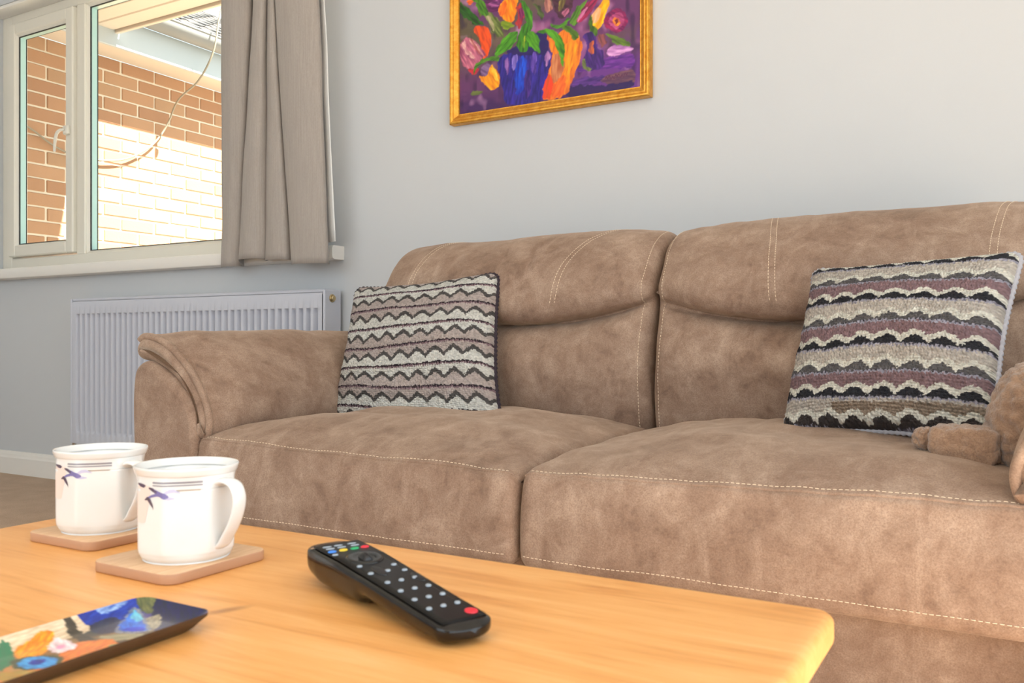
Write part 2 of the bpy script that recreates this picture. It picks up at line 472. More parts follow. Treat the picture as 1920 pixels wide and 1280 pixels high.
# skirting board with a moulded top
bp = [(WY, 0), (WY-.018, 0), (WY-.018, .072), (WY-.014, .080), (WY-.012, .088), (WY-.006, .098), (WY, .100)]
V = [(x, y, z) for x in (XL, XR) for y, z in bp]; n = len(bp)
recalc(mk('baseboard_back', V, [(i, i+1, n+i+1, n+i) for i in range(n-1)]+[tuple(range(n)), tuple(range(2*n-1, n-1, -1))], M['white'], smooth=False, kind='structure'))

# patio door and rear window (frames only seen from other viewpoints)
d1 = empty('door_1', (XR, -.47, 0), kind='structure')
mb = MB()
for y in (PY0, PY0+1.03, PY0+2.06, PY1-.07): mb.box(XR+.02, XR+.08, y, y+.07, .02, PZ, .006)
mb.box(XR+.02, XR+.08, PY0, PY1, PZ-.07, PZ, .006); mb.box(XR+.02, XR+.08, PY0, PY1, 0, .06, .006)
mb.build('door_frame', M['upvc'], d1)
for y in (PY0+.07, PY0+1.10, PY0+2.13): MB().box(XR+.045, XR+.05, y, y+.95, .06, PZ-.07).build('pane', M['glass'], d1)
w2 = empty('window_2', ((FX0+FX1)/2, YF, .6), kind='structure')
mb = MB()
for x in (FX0, FX0+1.13, FX0+2.28, FX1-.06): mb.box(x, x+.06, YF-.08, YF-.03, .6, 2.15, .006)
mb.box(FX0, FX1, YF-.08, YF-.03, 2.09, 2.15, .006); mb.box(FX0, FX1, YF-.08, YF-.03, .6, .66, .006)
mb.build('window_frame', M['upvc'], w2)
for x in (FX0+.06, FX0+1.19, FX0+2.34): MB().box(x, x+1.09, YF-.06, YF-.055, .66, 2.09).build('pane', M['glass'], w2)

# ---- window_1: casement sash on the left, fixed light on the right
w1 = empty('window_1', (-3.08, 2.38, .905), kind='structure')
FYa, FYb = 2.385, 2.45            # frame depth
mb = MB()
mb.box(OX0, -4.066, FYa, FYb, .925, 2.115, .004)                 # left jamb
mb.box(OX1-.06, OX1, FYa, FYb, .925, 2.115, .004)                # right jamb
mb.box(-4.07, OX1-.05, FYa, FYb, 2.060, 2.115, .004)             # head
mb.box(-4.07, OX1-.05, FYa, FYb, .905, .974, .004)               # bottom member
mb.box(-3.580, -3.522, FYa, FYb, .97, 2.062, .004)               # mullion
mb.build('window_frame', M['upvc'], w1)
# reveal head board and jamb lining
mb = MB(); mb.box(OX0+.001, OX1-.001, WY+.001, FYa-.001, 2.10, 2.114, .002)
mb.build('reveal_head', M['white'], w1)
# sill board with a rounded nose
sp = [(2.385, .912), (2.250, .912), (2.243, .909), (2.240, .902), (2.240, .876), (2.243, .869), (2.250, .866), (2.299, .866), (2.301, .904), (2.385, .904)]
n = len(sp); x0, x1 = -4.2, -1.985
V = [(x, y, z) for x in (x0, x1) for y, z in sp]
sill = recalc(mk('window_sill', V, [(i, (i+1) % n, n+(i+1) % n, n+i) for i in range(n)]+[tuple(range(n)), tuple(range(2*n-1, n-1, -1))], M['white'], w1, smooth=False))
shade_auto(sill, 35)
# casement sash: four rails, each a member of the sash
sash = MB()
def sash_ring(x0, x1, z0, z1, w, y0, y1, b):
    m = MB()
    m.box(x0, x0+w, y0, y1, z0, z1, b); m.box(x1-w, x1, y0, y1, z0, z1, b)
    m.box(x0+w-.001, x1-w+.001, y0, y1, z1-w, z1, b); m.box(x0+w-.001, x1-w+.001, y0, y1, z0, z0+w, b)
    return m
SX0, SX1, SZ0, SZ1 = -4.066, -3.580, .980, 2.056
sa = sash_ring(SX0, SX1, SZ0, SZ1, .052, 2.366, 2.430, .005).build('casement_sash', M['upvc'], w1)
# sloped glazing beads
def bead(x0, x1, z0, z1, w, ya, yb):
    o = [(x0, ya, z0), (x1, ya, z0), (x1, ya, z1), (x0, ya, z1)]
    i = [(x0+w, yb, z0+w), (x1-w, yb, z0+w), (x1-w, yb, z1-w), (x0+w, yb, z1-w)]
    return o+i, [(k, (k+1) % 4, 4+(k+1) % 4, 4+k) for k in range(4)]
def reveal(x0, x1, z0, z1, ya, yb):
    o = [(x0, ya, z0), (x1, ya, z0), (x1, ya, z1), (x0, ya, z1)]
    i = [(x, yb, z) for x, _, z in o]
    return o+i, [(k, (k+1) % 4, 4+(k+1) % 4, 4+k) for k in range(4)]
def glazing(px0, px1, pz0, pz1, yf, parent):
    """bead, black gasket, double-glazed pane with its pale spacer bar"""
    V, F = bead(px0, px1, pz0, pz1, .012, yf, yf+.010); mk('glazing_bead', V, F, M['upvc'], parent, smooth=False)
    a0, a1, c0, c1 = px0+.012, px1-.012, pz0+.012, pz1-.012
    m = MB()
    for q in ((a0, a0+.003, c0, c1), (a1-.003, a1, c0, c1)): m.box(q[0], q[1], yf+.008, yf+.014, q[2], q[3])
    for q in ((a0, a1, c0, c0+.003), (a0, a1, c1-.003, c1)): m.box(q[0], q[1], yf+.008, yf+.014, q[2], q[3])
    m.build('gasket', M['gasket'], parent)
    V, F = reveal(a0+.002, a1-.002, c0+.002, c1-.002, yf+.014, yf+.040); mk('spacer_bar', V, F, M['spacer'], parent, smooth=False)
    V, F = reveal(a0+.001, a1-.001, c0+.001, c1-.001, yf+.040, yf+.046); mk('outer_gasket', V, F, M['gasket'], parent, smooth=False)
    for yy in (yf+.012, yf+.042): MB().box(a0, a1, yy, yy+.002, c0, c1).build('pane', M['glass'], parent)
glazing(SX0+.052, SX1-.030, SZ0+.045, SZ1-.050, 2.372, sa)
glazing(-3.522, OX1-.06, .974, 2.060, 2.395, w1)
# casement handle: boss on the stile and a curved lever hanging down
hd = MB(); hd.box(-3.628, -3.596, 2.350, 2.368, 1.494, 1.534, .004)
hd.tube(catmull([(-3.614, 2.352, 1.515), (-3.630, 2.340, 1.512), (-3.645, 2.336, 1.500), (-3.656, 2.336, 1.476), (-3.662, 2.336, 1.445), (-3.663, 2.336, 1.420)], 5, False), [.0065]*8+[.0070]*10+[.0060]*7+[.004], 10)
ho = hd.build('handle', M['upvc'], sa); shade_auto(ho, 50)
MB().disc((-3.629, 2.3515, 1.520), (0, -1, 0), .0045, .004, 12).build('lock_button', M['dark'], ho)

# ---- own eaves above the window: tongue-and-groove soffit boards and fascia
tr = empty('trim_1', (-2.8, 2.8, 2.27), kind='structure')
for k in range(5):
    y0 = 2.475+k*.115
    MB().box(-4.55, -.5, y0, y0+.110, 2.272, 2.290, .006).build('soffit_board', M['soffit'], tr)
MB().box(-4.55, -.5, 2.475, 3.05, 2.284, 2.30).build('soffit_backing', M['soffit'], tr)
MB().box(-4.30, -.5, 3.050, 3.072, 2.258, 2.42, .003).build('fascia_board', M['soffit'], tr)
MB().box(-4.55, -.5, 2.475, 3.07, 2.42, 2.46).build('eave_roof', M['tile'], tr)

# ---- ground outside
slab('ground', [(-9, 6, WY+.17, 12, -.25, -.15), (XR+.1, 9, -8, WY+.17, -.25, -.15), (-9, XR+.1, -9, YF-.1, -.25, -.15)], M['paving'])

# ================================================================== BRICK WING OUTSIDE
wing = empty('brick_wing', (-4.6, 4.0, -.15), label='orange brick wing of the house seen through the window, half in bright sun', cat='building')
BX = -4.48
wall = MB().box(-4.75, BX-.006, 2.48, 7.0, -.15, 2.2).build('wall', M['mortar'], wing)
random.seed(4)
bm_me = None
pitch, ch = .225, .075
nb = 0
for r in range(20):
    z1 = 2.197-r*ch; z0 = z1-.065
    off = (0 if r % 2 else .1125)+.03
    for c in range(13):
        y0 = 2.45+off+c*pitch; y1 = y0+.2145
        if y0 < 2.48: continue
        if nb == 0:
            b = MB().box(BX-.03, BX, y0, y1, z0, z1, .0035).build('brick', M['brick'], wall)
            first = b; f0 = (y0, z0)
        else:
            b = first.copy(); COL.objects.link(b); b.parent = wall
            b.location = (random.uniform(-.0015, .0015), y0-f0[0]+random.uniform(-.002, .002), z0-f0[1]+random.uniform(-.0012, .0012))
            b.rotation_euler = (0, 0, 0)
        nb += 1
MB().box(BX, -4.255, 2.48, 7.0, 2.200, 2.212).build('soffit', M['soffit'], wing)
MB().box(-4.262, -4.242, 2.48, 7.0, 2.186, 2.345, .003).build('fascia', M['fascia'], wing)
# half-round gutter
gp = [(-4.240, 2.395)]+[(-4.185+.055*math.cos(t), 2.39+.060*math.sin(t)) for t in np.linspace(math.pi, 2*math.pi, 12)]+[(-4.130, 2.400), (-4.122, 2.404), (-4.122, 2.396), (-4.127, 2.39)]
gi = [(-4.235, 2.395)]
V = []; F = []
gp = np.array(gp)
for y in (3.09, 7.0):
    for x, z in gp: V.append((x, y, z))
ng = len(gp)
F = [(i, i+1, ng+i+1, ng+i) for i in range(ng-1)]
g = mk('gutter', V, F, M['gutter'], wing)
sm = g.modifiers.new('thick', 'SOLIDIFY'); sm.thickness = .003
# roof tiles
roof = MB()
sl = math.radians(27)
def rp(t, y, h=0): return (-4.19-t*math.cos(sl)-h*math.sin(sl), y, 2.41+t*math.sin(sl)+h*math.cos(sl))
roof.add([rp(0, 3.0), rp(0, 7), rp(3, 7), rp(3, 3.0)], [(0, 1, 2, 3)])
ro = roof.build('roof', M['tile'], wing)
ft = None
for r in range(9):
    for c in range(11):
        y0 = 3.08+c*.30+(0 if r % 2 else .15)
        if ft is None:
            # interlocking pan tile: two rolls across its width
            nu, nv = 3, 17
            V = []
            for (t, lift) in ((-.03, .030), (.17, .018), (.37, .006)):
                for j in range(nv):
                    q = j/(nv-1); V.append(rp(t, 3.08+.15+q*.297, lift+.018*max(0, math.sin(q*4*math.pi))))
            for j in range(nv):
                q = j/(nv-1); V.append(rp(-.03, 3.08+.15+q*.297, .030-.016+.018*max(0, math.sin(q*4*math.pi))*.9))
            F = gridF(3, nv).tolist()+[(3*nv+j, 3*nv+j+1, j+1, j) for j in range(nv-1)]
            t = mk('roof_tile', V, F, M['tile'], ro); ft = t; fy = y0
        else:
            t = ft.copy(); COL.objects.link(t); t.parent = ro
            d = np.array(rp(r*.34, y0))-np.array(rp(0, fy)); t.location = tuple(d)
# loose cable looping down in front of the bricks
cab = [(-4.06, 3.632, 2.5818), (-4.07, 3.6091, 2.4666), (-4.09, 3.5951, 2.3095), (-4.14, 3.5837, 2.2048), (-4.22, 3.5741, 2.1169), (-4.32, 3.5416, 2.0377), (-4.38, 3.5445, 1.983), (-4.42, 3.5461, 1.9183), (-4.455, 3.5207, 1.8372), (-4.455, 3.4496, 1.7531), (-4.455, 3.3656, 1.6901), (-4.455, 3.2701, 1.6387), (-4.455, 3.1674, 1.6112), (-4.455, 3.0586, 1.6007), (-4.455, 2.926, 1.6058), (-4.455, 2.8142, 1.6417), (-4.455, 2.7469, 1.6788), (-4.455, 2.6898, 1.7058), (-4.455, 2.6339, 1.7322)]
mb = MB(); mb.tube(catmull(cab, 4, False), .0055, 8)
mb.build('cable', M['cable'], smooth=True, base=(-4.4, 3.1, 1.6), label='loose thin cable looping down across the brick wall outside', cat='cable')

# ================================================================== RADIATOR
rad = empty('radiator', (-2.66, 2.24, .175), label='pale grey fluted panel radiator on the wall below the window', cat='radiator')
RX0, RX1, RZ0, RZ1, RY = -3.340, -1.998, .178, .752, 2.205
nf = 40; pass
mar = .018; fw = (RX1-RX0-2*mar)/nf
prof = []
for k in range(nf):
    x = RX0+mar+k*fw
    for q, d in ((0, 0), (.26, 0), (.34, .10), (.46, .80), (.52, 1), (.80, 1), (.87, .80), (.97, .10)): prof.append((x+q*fw, d))
prof = [(RX0, 0)]+prof+[(RX1-mar, 0), (RX1, 0)]
zz = [(RZ0, 0), (RZ0+.038, 0), (RZ0+.046, .35), (RZ0+.056, 1), (RZ1-.070, 1), (RZ1-.056, .6), (RZ1-.050, 0), (RZ1-.006, 0), (RZ1, -9)]
P = np.array([[(x, RY+.023*d*max(a, 0)+(.004 if a < 0 else 0), z) for z, a in zz] for x, d in prof])
pn = mk('fluted_panel', P.reshape(-1, 3), gridF(len(prof), len(zz)), M['rad'], rad); shade_auto(pn, 50)
mb = MB(); mb.box(RX0, RX1, RY+.026, 2.278, RZ0, RZ1-.004); mb.build('water_box', M['rad'], rad)
mb = MB(); mb.box(RX0-.002, RX1+.002, RY+.004, 2.282, RZ1, RZ1+.012, .003)
mb.build('top_cover', M['rad'], rad)
for sx, xa in ((1, RX1+.002), (-1, RX0-.012)):
    MB().box(xa, xa+.010, RY-.001, 2.286, RZ0, RZ1+.010, .003).build('side_panel', M['rad'], rad)
mb = MB(); mb.disc((RX1+.012, 2.240, .734), (1, 0, 0), .0135, .004, 20, .001); mb.disc((RX1+.016, 2.240, .734), (1, 0, 0), .010, .006, 20, .002)
v1 = mb.build('bleed_valve', M['brass'], rad)
mb = MB(); mb.tube([(RX0-.045, 2.245, .10), (RX0-.045, 2.245, .215)], .008, 10)
va = mb.build('valve_pipe', M['chrome'], rad, smooth=True)
mb = MB(); mb.disc((RX0-.045, 2.245, .205), (0, 0, 1), .014, .045, 16, .004); mb.build('valve_cap', M['cream'], va)
mb = MB(); mb.tube([(RX0-.045, 2.245, .205), (RX0-.008, 2.245, .205)], .009, 10); mb.build('valve_union', M['chrome'], va, smooth=True)
mb = MB(); mb.tube([(RX0-.045, 2.245, .001), (RX0-.045, 2.245, .12)], .0075, 10); mb.build('feed_pipe', M['dark'], va, smooth=True)
mb = MB()
for x in (-3.0, -2.3): mb.box(x, x+.03, 2.278, WY, .3, .65)
mb.build('wall_bracket', M['rad'], rad)

# ================================================================== CURTAIN
cur = empty('curtain', (-2.2, 2.2, .85), label='taupe pleated curtain hanging at the right end of the window', cat='curtain')
CB = [(-2.4647, 2.2), (-2.4104, 2.185), (-2.3871, 2.205), (-2.4063, 2.25), (-2.3875, 2.225), (-2.3546, 2.175), (-2.2995, 2.155), (-2.254, 2.16), (-2.2371, 2.185), (-2.2627, 2.225), (-2.2601, 2.215), (-2.2219, 2.18), (-2.1721, 2.165), (-2.1283, 2.17), (-2.1284, 2.2), (-2.1452, 2.23), (-2.1284, 2.2), (-2.0946, 2.17), (-2.0376, 2.15), (-1.9843, 2.155), (-1.9477, 2.17), (-1.9654, 2.2)]
CT = [(-2.4647, 2.2), (-2.3839, 2.185), (-2.3319, 2.2), (-2.3558, 2.25), (-2.3323, 2.225), (-2.2825, 2.18), (-2.2466, 2.165), (-2.2267, 2.17), (-2.2423, 2.2), (-2.2627, 2.23), (-2.2474, 2.21), (-2.222, 2.185), (-2.1994, 2.175), (-2.1945, 2.18), (-2.2047, 2.2), (-2.2272, 2.23), (-2.2072, 2.205), (-2.1747, 2.175), (-2.1016, 2.155), (-2.0237, 2.16), (-1.9935, 2.175), (-2.0071, 2.2)]
cb = catmull(CB, 7, False); ct = catmull(CT, 7, False)
def curtain_grid(a, c, zt, nz, hem):
    hs = np.linspace(0, 1, nz); rows = []
    for h in hs:
        f = h*(zt-.855)/(1.764-.855)           # 1 where the photo's top edge cuts it
        s = a*(1-f)+c*f if f <= 1 else c+(c-a)*(f-1)*.15
        z = .855+hem*(1-h)+(zt-.855)*h
        wob = .003*vnoise(s[:, 0]*9, 0, h*9+3, 5)*(1-h*.5)+.0025*vnoise(s[:, 0]*25+h*6, 0, h*5, 6)
        rows.append(np.stack([s[:, 0], s[:, 1]+wob, z], 1))
    return np.array(rows)
hem = np.interp(np.linspace(0, 1, len(cb)), [0, .12, .2, .24, .3, .42, .5, .62, .72, .8, 1], [.0, .002, .008, .020, .018, .016, .012, .010, .006, -.008, -.012])
P = curtain_grid(cb, ct, 2.385, 70, hem)
cl = mk('curtain_cloth', P.reshape(-1, 3), gridF(P.shape[0], P.shape[1]), M['cloth'], cur)
sm = cl.modifiers.new('thick', 'SOLIDIFY'); sm.thickness = .002
# white lining that shows past the right hand edge
lb = np.array([(-2.40, 2.262), (-2.25, 2.262), (-2.05, 2.24), (-1.975, 2.212), (-1.935, 2.200)]); lt = np.array([(-2.40, 2.262), (-2.28, 2.262), (-2.1, 2.24), (-2.015, 2.212), (-1.985, 2.200)])
P = curtain_grid(catmull(lb, 6, False), catmull(lt, 6, False), 2.38, 30, np.full(25, .062))
ln = mk('lining', P.reshape(-1, 3), gridF(P.shape[0], P.shape[1]), M['lining'], cur)
sm = ln.modifiers.new('thick', 'SOLIDIFY'); sm.thickness = .0015
MB().box(-2.47, -1.95, 2.16, 2.255, 2.37, 2.40, .004).build('heading_tape', M['cloth'], cur)

# ================================================================== PICTURE
pic = empty('framed_painting', (-1.208, 2.30, 1.262), label='gilt framed oil painting of tulips in blue and orange vases', cat='painting')
GX0, GX1, GZ0, GZ1 = -1.537, -.878, 1.263, 2.04
CXo, CZo = -1.512, 1.287
MB().box(GX0+.01, GX1-.01, 2.288, 2.299, GZ0+.01, GZ1-.01).build('backing_board', M['board'], pic)
prof = [(0, 2.298), (0, 2.274), (.003, 2.270), (.007, 2.2695), (.010, 2.272), (.0125, 2.2735), (.016, 2.2725), (.021, 2.276), (.026, 2.280), (.0275, 2.2805), (.0305, 2.280), (.0315, 2.284), (.0315, 2.290)]
cs = [(GX0, GZ0, 1, 1), (GX1, GZ0, -1, 1), (GX1, GZ1, -1, -1), (GX0, GZ1, 1, -1)]
for k in range(4):
    a, b = cs[k], cs[(k+1) % 4]
    V = [(q[0]+q[2]*w, y, q[1]+q[3]*w) for q in (a, b) for w, y in prof]; n = len(prof)
    o = recalc(mk('frame_rail', V, [(i, i+1, n+i+1, n+i) for i in range(n-1)], M['gold'], pic)); shade_auto(o, 35)
# canvas: the picture itself, brushed on a fine grid of points
cw, chh = .612, .735; nx, nz = 330, 396
gx, gz = np.meshgrid(np.linspace(0, cw, nx), np.linspace(0, chh, nz), indexing='ij')
def inpoly(px, py, poly):
    r = np.zeros(px.shape, bool); n = len(poly)
    for i in range(n):
        x1, y1 = poly[i]; x2, y2 = poly[(i+1) % n]
        if y1 == y2: continue
        c = ((y1 > py) != (y2 > py)) & (px < (x2-x1)*(py-y1)/(y2-y1)+x1); r ^= c
    return r
def brush(img, gx, gy, shapes, wob, k):
    for si, (pts, c1, c2) in enumerate(shapes):
        p = np.array(pts); 
        p = catmull(p, 5, True) if len(p) > 2 else p
        d = p-p.mean(0); u, s, vt = np.linalg.svd(d, full_matrices=False); ax = vt[0]; c0 = p.mean(0); ext = p.max(0)-p.min(0)
        if ext.min() > .10: ax = np.array((.12, 1.0))
        dx = wob*vnoise(gx*k, gy*k, si*.7, 3); dy = wob*vnoise(gx*k, gy*k, si*.7+40, 4)
        msk = inpoly(gx+dx, gy+dy, p)
        l = (gx-c0[0])*ax[0]+(gy-c0[1])*ax[1]; w = -(gx-c0[0])*ax[1]+(gy-c0[1])*ax[0]
        st = vnoise(l*k*.35, w*k*2.4, si, 7)*.6+vnoise(l*k*.8, w*k*5, si+9, 8)*.4
        t = np.clip(.5+st*.9, 0, 1)[..., None]
        col = lin(c1)*t+lin(c2)*(1-t)
        li = np.clip(1+st*.28, .6, 1.4)[..., None]
        img[msk] = (col*li)[msk]
    return img
n1 = vnoise(gx*14, gz*22, 0, 1)+.5*vnoise(gx*40, gz*60, 0, 2); n2 = vnoise(gx*60, gz*25, 5, 3); n3 = vnoise(gx*9, gz*9, 8, 6)
img = lin((112, 62, 112))[None, None]*np.ones((nx, nz, 1))
def blend(img, c, t): t = np.clip(t, 0, 1)[..., None]; return img*(1-t)+lin(c)*t
img = blend(img, (168, 104, 150), (n1-.1)*1.3)
img = blend(img, (104, 98, 64), np.clip((n3+.25)*1.8, 0, 1)*np.clip((gz-.10)/.12, 0, 1)*.85)
img = blend(img, (66, 30, 96), np.clip((.085-gz+.03*n1)/.06, 0, 1)*.85)
img = blend(img, (118, 60, 150), np.clip((gx-.36)/.1, 0, 1)*np.clip((.17-gz+.03*n2)/.06, 0, 1)*.8)
img = blend(img, (186, 140, 180), np.clip((n1*.5+n2*.6-.35)*1.6, 0, .7))
img = blend(img, (48, 20, 70), np.clip((-n2-.45)*1.5, 0, .6))
